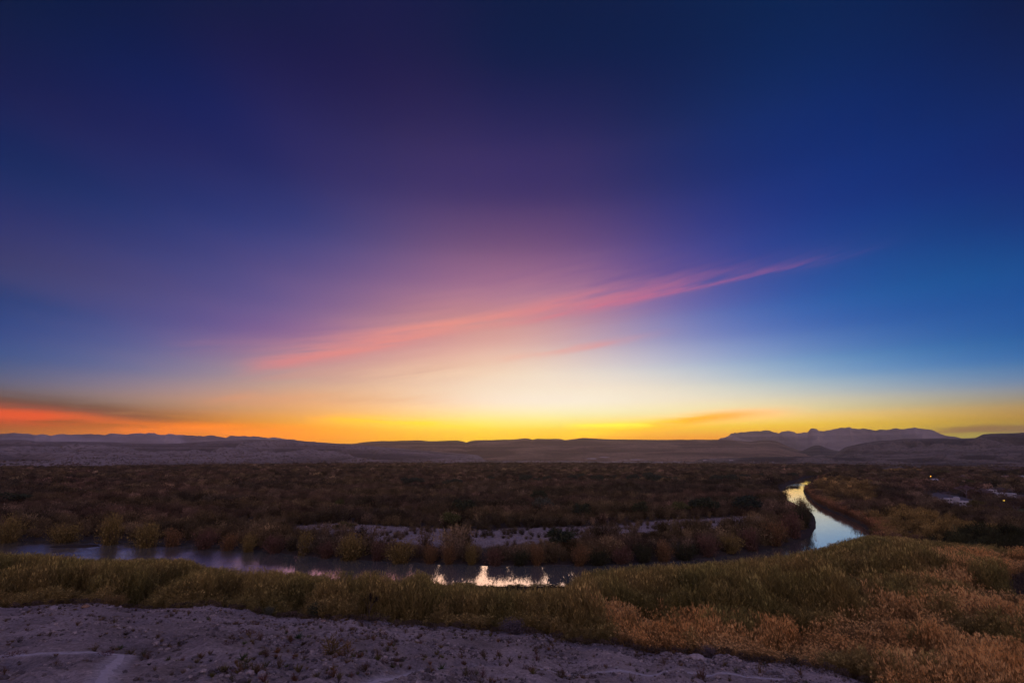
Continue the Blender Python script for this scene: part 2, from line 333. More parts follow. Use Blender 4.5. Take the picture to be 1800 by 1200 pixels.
def height(x, y):
    x = np.asarray(x, float); y = np.asarray(y, float)
    zb, t, R, r = hill_base(x, y); over = r - R
    nb = fbm(x / 230., y / 230., 3, 3)
    plain_ = 1.25 + .9 * (nb - .5) + .5 * (fbm(x / 14., y / 14., 9, 3) - .5) + .9 * sms(r, 150, 700)
    far = sms(r, 900, 2600); plain_ = plain_ + far * 9 + far * 5 * (fbm(x / 300., y / 300., 21, 4) - .5)
    near = r < 130
    pd = np.full(x.shape, 99.)
    if near.any():
        p_ = np.full(near.sum(), 99.)
        for pl in PATHS: p_ = np.minimum(p_, seg_dist(x[near], y[near], pl))
        pd[near] = p_
    soft = .25 + .75 * sms(pd, .5, 1.6)
    ca = np.arctan2(x, y)
    bumps = (1.5 * (fbm(x / 15., y / 15., 31, 3) - .5) + 1.0 * (ridged(x / 5. + .4 * y / 5., y / 6., 41, 4) - .6) + .34 * (fbm(x / 1.1, y / 1.1, 51, 2) - .5)) * soft * sms(r, 2, 14)
    hill = zb + bumps * (1 - .55 * sms(t, .85, 1.0))
    k = sms(over, -1.2, 11.0 + 4 * (fbm(x / 9., y / 9., 61, 2) - .5))
    z = hill * (1 - k) + plain_ * k
    # river channel
    m = (r > 60) & (r < 1900) & (t > .95)
    if m.any():
        xm, ym = x[m], y[m]; d = seg_dist(xm, ym, RIVER, True); ins = inside(xm, ym, RIVER); sd = np.where(ins, -d, d)
        wob = .6 * (fbm(xm / 5., ym / 5., 71, 2) - .5)
        bank = np.interp(sd + wob, [-14, -4, 0, .9, 2.6, 7, 16], [-1.6, -.9, -.06, .40, .9, 1.15, 9.0])
        isl = np.hypot((xm - ISLET[0]) / 9.5, (ym - ISLET[1]) / 3.2) + .5 * (fbm(xm / 4., ym / 4., 77, 2) - .5)
        bank = np.maximum(bank, .5 - .9 * sms(isl, .4, 1.25) - .2)
        z[m] = np.where(sd < 16, np.minimum(z[m], bank), z[m])
        z[m] = np.where(isl < 1.3, np.maximum(z[m], .45 - .8 * sms(isl, .3, 1.2)), z[m])
    return z
# polar sheet of ground, fine towards the view, out to the far horizon
azs = np.concatenate([np.linspace(-180, -62, 40, endpoint=False), np.linspace(-62, 62, 640, endpoint=False), np.linspace(62, 180, 41)])
rr = [0.6]
while rr[-1] < 6300:
    r_ = rr[-1]; rr.append(r_ * (1.05 if r_ < 12 else 1.0085 if r_ < 130 else 1.011 if r_ < 420 else 1.02 if r_ < 1600 else 1.09))
rr = np.array(rr); AZ, RR = np.meshgrid(np.radians(azs), rr, indexing='ij')
GX, GY = (RR * np.sin(AZ)).ravel(), (RR * np.cos(AZ)).ravel(); GZ = height(GX, GY)
GZG = GZ.reshape(AZ.shape); LRR = np.log(rr)
def ground_z(x, y):
    """height of the built ground sheet (bilinear on its own grid)"""
    x = np.asarray(x, float); y = np.asarray(y, float)
    a = np.degrees(np.arctan2(x, y)); r = np.maximum(np.hypot(x, y), rr[0])
    i = np.clip(np.searchsorted(azs, a, 'right') - 1, 0, len(azs) - 2); j = np.clip(np.searchsorted(rr, r, 'right') - 1, 0, len(rr) - 2)
    u = (a - azs[i]) / (azs[i + 1] - azs[i]); v = (r - rr[j]) / (rr[j + 1] - rr[j])
    return (GZG[i, j] * (1 - u) + GZG[i + 1, j] * u) * (1 - v) + (GZG[i, j + 1] * (1 - u) + GZG[i + 1, j + 1] * u) * v
def on_ground(x, y):
    """the ground point the photograph shows at a pixel"""
    a, b, c = ray(x, y); k = np.exp(np.linspace(math.log(6), math.log(2500), 4000)); zz = CAM_H + c * k - ground_z(a * k, b * k)
    i = int(np.argmax(zz < 0)); return float(a * k[i]), float(b * k[i])

# ground colour: where each soil lies
_, GT, _, GR = hill_base(GX, GY)
gmask = np.zeros(len(GX)); sel = (GR > 100) & (GR < 700) & (GY > 0)
gd = seg_dist(GX[sel], GY[sel], GRAVEL, True); gi = inside(GX[sel], GY[sel], GRAVEL); gsd = np.where(gi, gd, -gd)
gmask[sel] = sms(gsd + 9 * (fbm(GX[sel] / 12., GY[sel] / 7., 81, 3) - .5), -2, 3)
hillm = 1 - sms(GR - np.interp(np.arctan2(GX, GY), BAZ, BR), 0, 9)
ppx, ppy = to_px(GX, GY, GZ)
pale = sms(fbm(GX / 55., GY / 26., 91, 4), .53, .60) * sms(ppx, 760, 980) * (1 - sms(ppx, 1420, 1560)) * sms(GR, 960, 1050) * (1 - sms(GR, 1500, 2100)) * (GY > 0)
SOIL = np.array([.39, .318, .305]); SAND = np.array([.46, .39, .38]); MUD = np.array([.07, .055, .045]); PALE = np.array([.55, .46, .42]); FARS = np.array([.20, .15, .125])
n1 = fbm(GX / 3.1, GY / 3.1, 101, 3)[:, None]; n2 = fbm(GX / 11., GY / 11., 111, 3)[:, None]
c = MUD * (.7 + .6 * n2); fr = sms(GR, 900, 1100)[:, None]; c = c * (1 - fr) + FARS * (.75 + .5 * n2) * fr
c = c * (1 - gmask[:, None]) + SAND * (.72 + .5 * n1) * gmask[:, None]
c = c * (1 - pale[:, None]) + PALE * pale[:, None]
c = c * (1 - hillm[:, None]) + SOIL * (.22 + .80 * n1 + .85 * n2) * hillm[:, None]
nr_ = np.nonzero((GR < 130) & (GT < 1))[0]; pdv = np.full(len(nr_), 99.)
for pl_ in PATHS: pdv = np.minimum(pdv, seg_dist(GX[nr_], GY[nr_], pl_))
pm = (1 - sms(pdv + .5 * (n1[nr_, 0] - .5), .20, .85))[:, None] * .85; c[nr_] = c[nr_] * (1 - pm) + np.array([.66, .60, .64]) * (.8 + .4 * n1[nr_]) * pm
c = np.clip(c, 0, 1)
def ground_mat(q, out):
    a = q.n('ShaderNodeAttribute', attribute_type='GEOMETRY', attribute_name='soil'); t = q.n('ShaderNodeTexCoord')
    P = t.outputs['Object']; n = q.noise(P, 2.6, 5, .7); p = q.noise(P, 11.0, 3, .7)
    v = q.n('ShaderNodeTexVoronoi'); v.inputs['Scale'].default_value = 3.4; q.put(v.inputs['Vector'], P)
    peb = q.sstep(v.outputs['Distance'], .32, .08)
    col = q.mix(q.sstep(n, .35, .7), q.scale(a.outputs['Color'], .72), q.scale(a.outputs['Color'], 1.22))
    col = q.mix(q.m('MULTIPLY', q.sstep(p, .55, .72), .5), col, q.scale(a.outputs['Color'], .55))
    h = q.m('ADD', q.m('MULTIPLY', n, .12), q.m('ADD', q.m('MULTIPLY', peb, .05), q.m('MULTIPLY', p, .05)))
    sp = q.noise(P, 5.5, 2, .8); col = q.mix(q.sstep(sp, .30, .44), q.scale(col, .50), col); col = q.mix(q.m('MULTIPLY', q.sstep(sp, .58, .70), .75), col, q.scale(a.outputs['Color'], 1.65))
    bsdf(q, out, col, .95, bump(q, q.m('ADD', h, q.m('MULTIPLY', sp, .12)), 1.0, 1.0))
M_GROUND = mat('ground_soil', ground_mat)
rgba = lambda c: np.concatenate([c, np.ones((len(c), 1))], 1)
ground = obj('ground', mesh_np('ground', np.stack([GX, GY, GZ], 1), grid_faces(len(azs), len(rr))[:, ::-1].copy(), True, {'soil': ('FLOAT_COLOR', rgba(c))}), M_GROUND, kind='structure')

# water
def water_mat(q, out):
    t = q.n('ShaderNodeTexCoord'); mp = q.n('ShaderNodeMapping'); q.put(mp.inputs[0], t.outputs['Object']); mp.inputs['Scale'].default_value = (.8, 1.5, 1)
    n = q.noise(mp.outputs[0], 1.4, 3, .5); n2 = q.noise(t.outputs['Object'], .09, 2, .5)
    rp = q.n('ShaderNodeAttribute', attribute_type='GEOMETRY', attribute_name='ripple'); h = q.m('MULTIPLY', n, q.m('ADD', q.m('MULTIPLY_ADD', q.sstep(n2, .42, .68), .03, .004), q.m('MULTIPLY', rp.outputs['Fac'], .45)))
    bsdf(q, out, (.19, .20, .18), .03, (wn := bump(q, h, .5, .5)), .6, IOR=1.5, **{'Coat Weight': 1.0, 'Coat Roughness': .03, 'Coat IOR': 1.5, 'Coat Normal': wn})
M_WATER = mat('river_water', water_mat)
wx, wy = np.meshgrid(np.linspace(-560, 700, 420), np.linspace(62, 1300, 412), indexing='ij')
wpx, wpy = to_px(wx.ravel(), wy.ravel(), np.zeros(wx.size))
rip = (1 - sms(wpx, 330, 520)) * sms(wpy, 950, 962) * (.35 + .9 * sms(fbm(wx.ravel() / 11., wy.ravel() / 4., 83, 3), .40, .60)) + .5 * np.exp(-((wpy - 853 - 2 * np.sin(wpx / 9)) / 2.2) ** 2 - ((wpx - 1395) / 20.) ** 2)
obj('river', mesh_np('river', np.stack([wx.ravel(), wy.ravel(), np.zeros(wx.size)], 1), grid_faces(420, 412), True, {'ripple': ('FLOAT', rip)}), M_WATER, kind='structure')

# ------------------------------------------------------------------ hills and far mountains
def hill_mat(name, c0, c1, shrub, strata, freq):
    def bld(q, out):
        t = q.n('ShaderNodeTexCoord'); P = t.outputs['Object']; s = q.n('ShaderNodeSeparateXYZ'); q.nt.links.new(P, s.inputs[0])
        n = q.noise(P, freq, 6, .62); fo = q.n('ShaderNodeAttribute', attribute_type='GEOMETRY', attribute_name='fold_shade'); dk = tuple(np.array(c0) * .55); col = q.mix(q.sstep(q.m('ADD', q.m('MULTIPLY', n, .55), q.m('MULTIPLY', fo.outputs['Fac'], .6)), .38, .86), dk, c1)  # shading painted into the colour: gullies darker, ridges lighter
        cv = q.n('ShaderNodeCombineXYZ'); q.put(cv.inputs[2], s.outputs[2]); b = q.noise(cv.outputs[0], strata, 3, .6)
        col = q.mix(q.m('MULTIPLY', q.sstep(b, .48, .6), .35), col, tuple(np.array(c1) * 1.35))
        geo = q.n('ShaderNodeNewGeometry'); sn = q.n('ShaderNodeSeparateXYZ'); q.nt.links.new(geo.outputs['Normal'], sn.inputs[0])
        w = q.noise(P, freq * 9, 3, .7); col = q.mix(q.m('MULTIPLY', q.sstep(w, .5, .62), q.m('MULTIPLY', q.sstep(sn.outputs[2], .55, .9), .75)), col, shrub)
        bsdf(q, out, col, .95, bump(q, n, .8, 1.6 / freq * .05))
    return mat(name, bld)
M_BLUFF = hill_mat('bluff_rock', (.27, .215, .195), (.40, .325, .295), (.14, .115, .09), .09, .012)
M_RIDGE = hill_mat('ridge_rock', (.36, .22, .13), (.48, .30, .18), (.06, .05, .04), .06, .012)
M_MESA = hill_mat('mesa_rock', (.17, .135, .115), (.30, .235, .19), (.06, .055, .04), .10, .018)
M_FAR = hill_mat('mountain_rock', (.50, .40, .36), (.58, .47, .42), (.46, .37, .33), .02, .006)  # rock colour raised to stand in for distance haze
M_FARL = hill_mat('haze_lightened_rock', (.58, .49, .50), (.66, .57, .58), (.54, .46, .47), .02, .006)  # lightened further, so the colour carries the far chain's haze
def range_(name, prof, Dc, Df, Db, material, nu, nv, ero, freq, seed, cliff=0.0, foot_z=1.0, crest_noise=0.0):
    """a ridge whose crest stands at Dc metres, foot at Df, back at Db"""
    px = np.array(prof, float); a, b, cc = ray(px[:, 0], px[:, 1]); paz = np.arctan2(a, b); top = CAM_H + Dc * cc / np.hypot(a, b)
    U = np.linspace(paz[0], paz[-1], nu); H = np.interp(U, paz, top); edge = np.minimum(sms(U, paz[0], paz[0] + .05), 1 - sms(U, paz[-1] - .05, paz[-1]))
    s = np.concatenate([np.linspace(0, 1, int(nv * .75), endpoint=False), np.linspace(1, 2, nv - int(nv * .75))])
    Ug, S = np.meshgrid(U, s, indexing='ij'); R = np.where(S <= 1, Df + (Dc - Df) * S, Dc + (Db - Dc) * (S - 1))
    X, Y = R * np.sin(Ug), R * np.cos(Ug)
    wx_, wy_ = X / freq, Y / freq; e = ridged(wx_ + .8 * fbm(wx_, wy_, seed + 5, 2), wy_ * .6, seed, 5)
    sh = np.where(S <= 1, S, np.clip(2 - S, 0, 1)); k = sh ** 1.35
    if cliff: k = (1 - cliff) * sh ** 1.2 * .8 + .2 * (1 - cliff) * sh + cliff * sms(sh + .14 * (e - .6), .70, .80)
    amp = ero * (4 * k * (1 - k)) * .9
    fold_shade = np.clip((e - .35) * 1.9, 0, 1)  # drives the painted light and shade of ridges and gullies
    Z = foot_z + (H[:, None] - foot_z) * k * edge[:, None] + (H[:, None] - foot_z) * amp * (e - .62) * edge[:, None]
    Z = Z + (Dc * .0032 if Dc > 4500 else 0) * (fbm(X / 34., Y / 300., seed + 13, 2) - .5) * sms(sh, .5, .9) * edge[:, None]
    Z = Z + crest_noise * (fbm(X / (freq * .3), Y / (freq * .3), seed + 9, 3) - .5) * sms(sh, .1, .5) - 2.0 * (1 - sms(sh, 0, .04))
    return obj(name, mesh_np(name, np.stack([X.ravel(), Y.ravel(), Z.ravel()], 1), grid_faces(nu, nv), True, {'fold_shade': ('FLOAT', fold_shade)}), material, kind='structure')
CHISOS = [(1180,788),(1250,776),(1270,770),(1278,766),(1284,761.5),(1296,759.5),(1310,759),(1322,758),(1336,757.5),(1346,756.8),(1353,757),(1360,759.5),(1367,760.5),(1373,758.2),(1384,757.6),(1396,758),(1401,761),(1412,760.6),(1419,760.8),(1423,756),(1426,753.2),(1430,752.6),(1436,753.4),(1439,756.4),(1444,757.2),(1448,758.6),(1456,756),(1464,754.6),(1471,753.6),(1478,752),(1486,751),(1493,750),(1498,752),(1508,752),(1517,752.4),(1524,753.4),(1531,753.5),(1540,756.2),(1546,754.8),(1556,754.6),(1566,753.6),(1575,752),(1583,753.5),(1592,753.2),(1602,752.4),(1608,749.8),(1614,751.4),(1622,752.4),(1632,755),(1642,757.6),(1652,762),(1662,766),(1690,770),(1760,778),(1860,786)]
FARL = [(-700,766),(-300,764),(-100,765),(0,763.4),(24,761.6),(42,761),(52,762.6),(62,765),(74,763),(82,762),(90,764.6),(100,763.4),(111,762.8),(124,764.4),(150,763.8),(190,763),(208,761.6),(230,762.4),(262,760.3),(280,761.8),(290,763.6),(296,761.8),(306,763.4),(330,765),(358,766.6),(365,764.8),(380,766.2),(397,768.4),(404,765.2),(424,765.6),(446,766.8),(480,769),(500,771.5),(540,776),(620,785),(700,790)]
BLUFF = [(-900,772),(-400,771),(-100,772),(0,773),(36,772.6),(56,774),(62,775.8),(110,775.6),(160,776.2),(200,776.8),(240,779),(290,780.2),(312,779),(340,777),(390,774.4),(430,772.8),(466,771.8),(500,772.8),(530,775),(560,777),(600,779.6),(650,783.5),(720,789.5),(800,796),(880,803)]
RIDGE = [(380,792),(480,784),(560,779.5),(606,779.8),(622,779.4),(640,777),(668,775),(700,774),(740,773.8),(752,775),(768,774.8),(790,774),(804,774),(814,775.6),(820,777.4),(826,774.8),(836,773.2),(866,773.4),(876,772.4),(900,772.2),(914,770.8),(922,769.8),(930,770.4),(936,772.6),(944,770.6),(960,770.8),(984,771.4),(993,773.4),(1004,771.8),(1024,769.6),(1046,770.6),(1080,772),(1130,772.6),(1180,772.2),(1230,772.4),(1270,772.2),(1300,774.6),(1316,776),(1326,774.8),(1340,773),(1352,773.6),(1366,775.4),(1374,779),(1386,784.6),(1402,790),(1430,797),(1480,803)]
BUTTE = [(1360,803),(1390,797),(1414,790),(1424,785.6),(1431,782.6),(1440,782),(1448,785.2),(1460,789.4),(1478,793),(1520,800),(1560,806)]
MESA = [(1430,806),(1455,798),(1475,789.5),(1490,784),(1510,779.4),(1536,775.4),(1566,772.6),(1600,770.8),(1650,770),(1690,770.2),(1714,769.6),(1721,766.6),(1728,763),(1740,762),(1790,760.6),(1900,758),(2200,757),(2700,764)]
BENCH = [(1180,815),(1240,806),(1330,803),(1440,802),(1540,803.5),(1590,804),(1622,801.5),(1660,799),(1700,797.2),(1760,796),(1860,794.5),(2100,793),(2500,800)]
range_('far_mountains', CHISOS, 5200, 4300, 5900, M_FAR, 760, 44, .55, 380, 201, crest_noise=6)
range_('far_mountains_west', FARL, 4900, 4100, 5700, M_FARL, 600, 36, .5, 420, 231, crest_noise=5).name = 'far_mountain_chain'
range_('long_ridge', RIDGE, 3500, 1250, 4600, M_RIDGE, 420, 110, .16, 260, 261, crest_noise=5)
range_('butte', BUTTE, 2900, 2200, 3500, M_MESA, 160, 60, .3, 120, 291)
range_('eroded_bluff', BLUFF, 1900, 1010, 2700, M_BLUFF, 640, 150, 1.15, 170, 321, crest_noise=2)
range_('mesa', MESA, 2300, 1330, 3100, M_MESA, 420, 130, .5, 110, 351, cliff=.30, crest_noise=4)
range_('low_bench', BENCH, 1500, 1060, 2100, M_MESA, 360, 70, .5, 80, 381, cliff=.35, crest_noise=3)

# ------------------------------------------------------------------ plant shapes
class PB:
    """collects triangles with a per-leaf shade"""
    def __init__(s): s.V, s.F, s.L = [], [], []
    def tri(s, a, b, c, l):
        n = len(s.V); s.V += [a, b, c]; s.F.append((n, n + 1, n + 2)); s.L += [l] * 3
    def blade(s, p, d, L, w, l, droop=0.0):
        d = Vector(d).normalized(); side = d.cross(Vector((random.gauss(0, 1), random.gauss(0, 1), random.gauss(0, 1)))).normalized() * w * .5
        p = Vector(p)
        if droop:
            mid = p + d * L * .55; tip = p + d * L + Vector((0, 0, -droop * L))
            n = len(s.V); s.V += [p - side * .6, p + side * .6, mid + side, mid - side, tip]; s.F += [(n, n + 1, n + 2), (n, n + 2, n + 3), (n + 3, n + 2, n + 4)]; s.L += [l] * 5
        else: s.tri(p - side, p + side, p + d * L, l)
    def leaf(s, p, size, l, up=.3):
        d = Vector((random.gauss(0, 1), random.gauss(0, 1), random.gauss(up, 1))).normalized(); e = d.cross(Vector((random.gauss(0, 1), random.gauss(0, 1), random.gauss(0, 1)))).normalized()
        p = Vector(p); n = len(s.V); s.V += [p - d * size, p + e * size * .55, p + d * size, p - e * size * .55]; s.F += [(n, n + 1, n + 2), (n, n + 2, n + 3)]; s.L += [l] * 4
    def tube(s, a, b, r0, r1, sides=5, l=1.0):
        a, b = Vector(a), Vector(b); d = (b - a).normalized(); e = d.orthogonal().normalized(); f = d.cross(e); n = len(s.V)
        for p, r in ((a, r0), (b, r1)):
            for k in range(sides): s.V.append(p + (e * math.cos(2 * math.pi * k / sides) + f * math.sin(2 * math.pi * k / sides)) * r); s.L.append(l)
        for k in range(sides):
            k2 = (k + 1) % sides; s.F += [(n + k, n + k2, n + sides + k2), (n + k, n + sides + k2, n + sides + k)]
    def mesh(s, name): return mesh_np(name, np.array([tuple(v) for v in s.V]), np.array(s.F, np.int32), False, {'leaf': ('FLOAT', s.L)})
def rdir(up=0.0):
    return Vector((random.gauss(0, 1), random.gauss(0, 1), random.gauss(up, 1))).normalized()

def bush_mesh(name, r, h, stems, leaves, lsize, feather=1.0, lobes=5):
    """many-stemmed shrub: sprays fan out from the base and end in leaf tufts; uneven top"""
    p = PB(); L = [(Vector((random.uniform(-.55, .55) * r, random.uniform(-.55, .55) * r, h * random.uniform(.45, .72))), random.uniform(.38, .62)) for _ in range(lobes)]
    tips = []
    for i in range(stems):
        c, q = random.choice(L); d = rdir(.5); tip = c + Vector((d.x * r * q, d.y * r * q, d.z * h * .42))
        if tip.z < .1 * h: tip.z = .1 * h + random.random() * .2 * h
        b = Vector((random.gauss(0, .16) * r, random.gauss(0, .16) * r, 0)); p.blade(b, tip - b, (tip - b).length, .09 * feather, random.uniform(.5, .9)); tips.append((b, tip))
    for i in range(leaves):
        b, t = random.choice(tips); k = random.random() ** .45; q = b.lerp(t, k) + rdir() * .18 * r * k
        if random.random() < .55: p.blade(q, (t - b).normalized() + rdir() * .45 + Vector((0, 0, .9)), lsize * random.uniform(1.6, 4.2), lsize * .45, random.uniform(.55, 1.45))
        else: p.leaf(q, lsize * random.uniform(.6, 1.2), random.uniform(.55, 1.45))
    return p.mesh(name)
def low_bush(name, r, h, n, ls):
    p = PB(); L = [(Vector((random.uniform(-.6, .6) * r, random.uniform(-.6, .6) * r, h * random.uniform(.4, .7))), random.uniform(.4, .65)) for _ in range(4)]
    for i in range(n):
        c, q = random.choice(L); d = rdir(.4); s = random.random() ** .4; t = c + Vector((d.x * r * q, d.y * r * q, d.z * h * .42)) * s; t.z = max(t.z, .05)
        p.blade(t, d + Vector((0, 0, .8)), ls * random.uniform(1, 2), ls * .8, random.uniform(.55, 1.45))
    return p.mesh(name)
def cane_mesh(name, size, stems, hmin, hmax, plume, leaves=12):
    p = PB()
    for i in range(stems):
        b = Vector((random.uniform(-.5, .5) * size, random.uniform(-.5, .5) * size, 0)); H = random.uniform(hmin, hmax); lean = Vector((random.gauss(.05, .07), random.gauss(0, .07), 1))
        p.blade(b, lean, H, .07, random.uniform(.6, 1.0))
        for k in range(leaves):
            z = random.uniform(.28, .97); q = b + lean * H * z; a = random.uniform(0, 6.28)
            p.blade(q, (math.cos(a) + .25, math.sin(a), random.uniform(.9, 2.4)), random.uniform(.45, .85), .058, random.uniform(.4, .9) + .75 * z * random.random(), .16)
        if random.random() < plume:
            t = b + lean * H * .96
            for k in range(5): p.blade(t + Vector((random.gauss(0, .05), random.gauss(0, .05), k * .06)), (random.gauss(.25, .3), random.gauss(0, .3), 1), random.uniform(.22, .4), .07, random.uniform(1.4, 2.4))
    return p.mesh(name)
def crown_tree(name, h, r, leaves, ls, trunk_h=.3):
    """trunk with limbs and a lobed crown"""
    tr, cr = PB(), PB(); fork = Vector((random.gauss(0, .1), random.gauss(0, .1), h * trunk_h)); tr.tube((0, 0, -.2), fork, h * .035, h * .026, 7, .9); tips = []
    for i in range(9):
        a = i * 2.4 + random.random() * .6; ee = random.uniform(.25, 1.0); t = fork + Vector((math.cos(a) * r * .72 * math.cos(ee), math.sin(a) * r * .72 * math.cos(ee), (h - fork.z) * (.18 + .6 * math.sin(ee))))
        mid = fork.lerp(t, .5) + rdir() * .08 * r; tr.tube(fork, mid, h * .018, h * .012, 5, .9); tr.tube(mid, t, h * .012, h * .004, 5, .9); tips.append((t, random.uniform(.28, .5) * r))
    tips.append((Vector((0, 0, h * .55)), r * .6))
    for i in range(leaves):
        t, q = random.choice(tips); d = rdir(.15); k = random.random() ** .38; p = t + Vector((d.x, d.y, d.z * .8)) * q * k
        cr.leaf(p, ls * random.uniform(.6, 1.3), random.uniform(.5, 1.5)) if random.random() < .7 else cr.blade(p, d + Vector((0, 0, .4)), ls * 2, ls * .7, random.uniform(.5, 1.5))
    return tr.mesh(name + '_trunk'), cr.mesh(name + '_crown')
def bare_tree(name, h, r):
    """leafless cottonwood: branching limbs and a haze of fine twigs"""
    tr, cr = PB(), PB()
    def grow(p, d, L, rad_, lev):
        e = p + d * L; (tr if lev < 3 else cr).tube(p, e, rad_, rad_ * .62, 5 if lev < 2 else 3, random.uniform(.8, 1.1))
        if lev >= 4:
            for k in range(5): cr.blade(e, d + rdir() * .8, h * .10, .035, random.uniform(.7, 1.3))
            return
        for k in range(3 if lev < 3 else 4):
            grow(e, (d + rdir() * .62 + Vector((0, 0, .1))).normalized(), L * random.uniform(.62, .82), rad_ * .58, lev + 1)
    grow(Vector((0, 0, -.2)), Vector((0, 0, 1)), h * .27, h * .03, 0)
    return tr.mesh(name + '_trunk'), cr.mesh(name + '_crown')

# ------------------------------------------------------------------ scattering (mass vegetation and gravel)
def scatter(name, X, Y, Z, S, T, protos, label, cat, rotz=None, tilt=None):
    n = len(X); me = bpy.data.meshes.new(name); me.vertices.add(n); me.vertices.foreach_set('co', np.stack([X, Y, Z], 1).astype(np.float32).ravel())
    rot = np.zeros((n, 3)); rot[:, 2] = RNG.uniform(0, 6.283, n) if rotz is None else rotz
    if tilt is not None: rot[:, 0] = RNG.normal(0, tilt, n); rot[:, 1] = RNG.normal(0, tilt, n)
    S = np.asarray(S, float); S3 = np.stack([S, S, S], 1) if S.ndim == 1 else S
    for nm, kd, v in (('rot', 'FLOAT_VECTOR', rot), ('scl', 'FLOAT_VECTOR', S3), ('tint', 'FLOAT_COLOR', rgba(np.asarray(T)))):
        a = me.attributes.new(nm, kd, 'POINT'); a.data.foreach_set('vector' if kd == 'FLOAT_VECTOR' else 'color', np.asarray(v, np.float32).ravel())
    a = me.attributes.new('pick', 'INT', 'POINT'); a.data.foreach_set('value', RNG.integers(0, len(protos), n).astype(np.int32))
    o = obj(name, me, None, kind='stuff', label=label, cat=cat)
    nt = bpy.data.node_groups.new(name + '_scatter', 'GeometryNodeTree')
    nt.interface.new_socket('Geometry', in_out='INPUT', socket_type='NodeSocketGeometry'); nt.interface.new_socket('Geometry', in_out='OUTPUT', socket_type='NodeSocketGeometry')
    gi, go = nt.nodes.new('NodeGroupInput'), nt.nodes.new('NodeGroupOutput'); jn = nt.nodes.new('GeometryNodeJoinGeometry')
    for p in protos:
        oi = nt.nodes.new('GeometryNodeObjectInfo'); oi.inputs['Object'].default_value = p; oi.inputs['As Instance'].default_value = False
        ti = nt.nodes.new('GeometryNodeGeometryToInstance'); nt.links.new(oi.outputs['Geometry'], ti.inputs[0]); nt.links.new(ti.outputs[0], jn.inputs[0])
    ip = nt.nodes.new('GeometryNodeInstanceOnPoints'); ip.inputs['Pick Instance'].default_value = True
    def na(nm, ty):
        k = nt.nodes.new('GeometryNodeInputNamedAttribute'); k.data_type = ty; k.inputs['Name'].default_value = nm; return k.outputs['Attribute']
    nt.links.new(gi.outputs[0], ip.inputs['Points']); nt.links.new(jn.outputs[0], ip.inputs['Instance']); nt.links.new(na('pick', 'INT'), ip.inputs['Instance Index'])
    er = nt.nodes.new('FunctionNodeEulerToRotation'); nt.links.new(na('rot', 'FLOAT_VECTOR'), er.inputs[0]); nt.links.new(er.outputs[0], ip.inputs['Rotation']); nt.links.new(na('scl', 'FLOAT_VECTOR'), ip.inputs['Scale'])
    nt.links.new(ip.outputs[0], go.inputs[0]); md = o.modifiers.new('scatter', 'NODES'); md.node_group = nt
    return o
def protos(meshes, material): return [obj(m.name, m, material, link=False) for m in meshes]
def jitter(x0, x1, y0, y1, s):
    xs, ys = np.arange(x0, x1, s), np.arange(y0, y1, s); X, Y = np.meshgrid(xs, ys); X = X.ravel() + RNG.uniform(-.5, .5, X.size) * s; Y = Y.ravel() + RNG.uniform(-.5, .5, Y.size) * s; return X, Y
def river_sd(X, Y):
    d = seg_dist(X, Y, RIVER, True); return np.where(inside(X, Y, RIVER), -d, d)
def mixc(a, b, f): f = np.asarray(f)[:, None]; return np.array(a) * (1 - f) + np.array(b) * f

OLIVE = (.32, .28, .09); GOLD = (.48, .35, .125); RUST = (.60, .355, .125); BROWN = (.175, .13, .08); REDB = (.23, .145, .095); DARKG = (.035, .048, .028); TAN = (.30, .19, .10); GREY = (.15, .12, .12)
# near side of the river: ground polygon from the near bank and the line where the cane ends on the right
SPLIT = [at(x, y, 1.2) for x, y in [(1532, 950), (1600, 962), (1680, 974), (1780, 980), (2100, 985), (3200, 1000)]]
near_edge = [tuple(p) for p in DNW[np.argmin(np.hypot(*(DNW - np.array(at(1532, 952))).T)):]]
NEAR = SPLIT[::-1] + near_edge + [(-400, -50), (400, -50)]
LOWPATCH = [(775, 1034), (1012, 1034), (1035, 1046), (1000, 1062), (900, 1064), (820, 1056)]
HOLLOW = [(1285, 1062), (1320, 1048), (1420, 1054), (1480, 1072), (1450, 1088), (1340, 1082)]
PLAIN_R = [(1755, 1026), (1800, 1008), (2000, 1000), (2000, 1080), (1860, 1085), (1780, 1070)]
O1 = [(1046, 1062), (1180, 1062), (1300, 1082), (1430, 1090), (1500, 1072), (1540, 1050), (1490, 1010), (1640, 1002), (1700, 1000), (1740, 1040), (1900, 1050), (2600, 1050), (2600, 1400), (1560, 1400), (1540, 1150), (1400, 1158), (1200, 1165), (1090, 1125)]
O2 = [(1590, 944), (2600, 950), (2600, 1005), (1740, 1004), (1650, 985)]

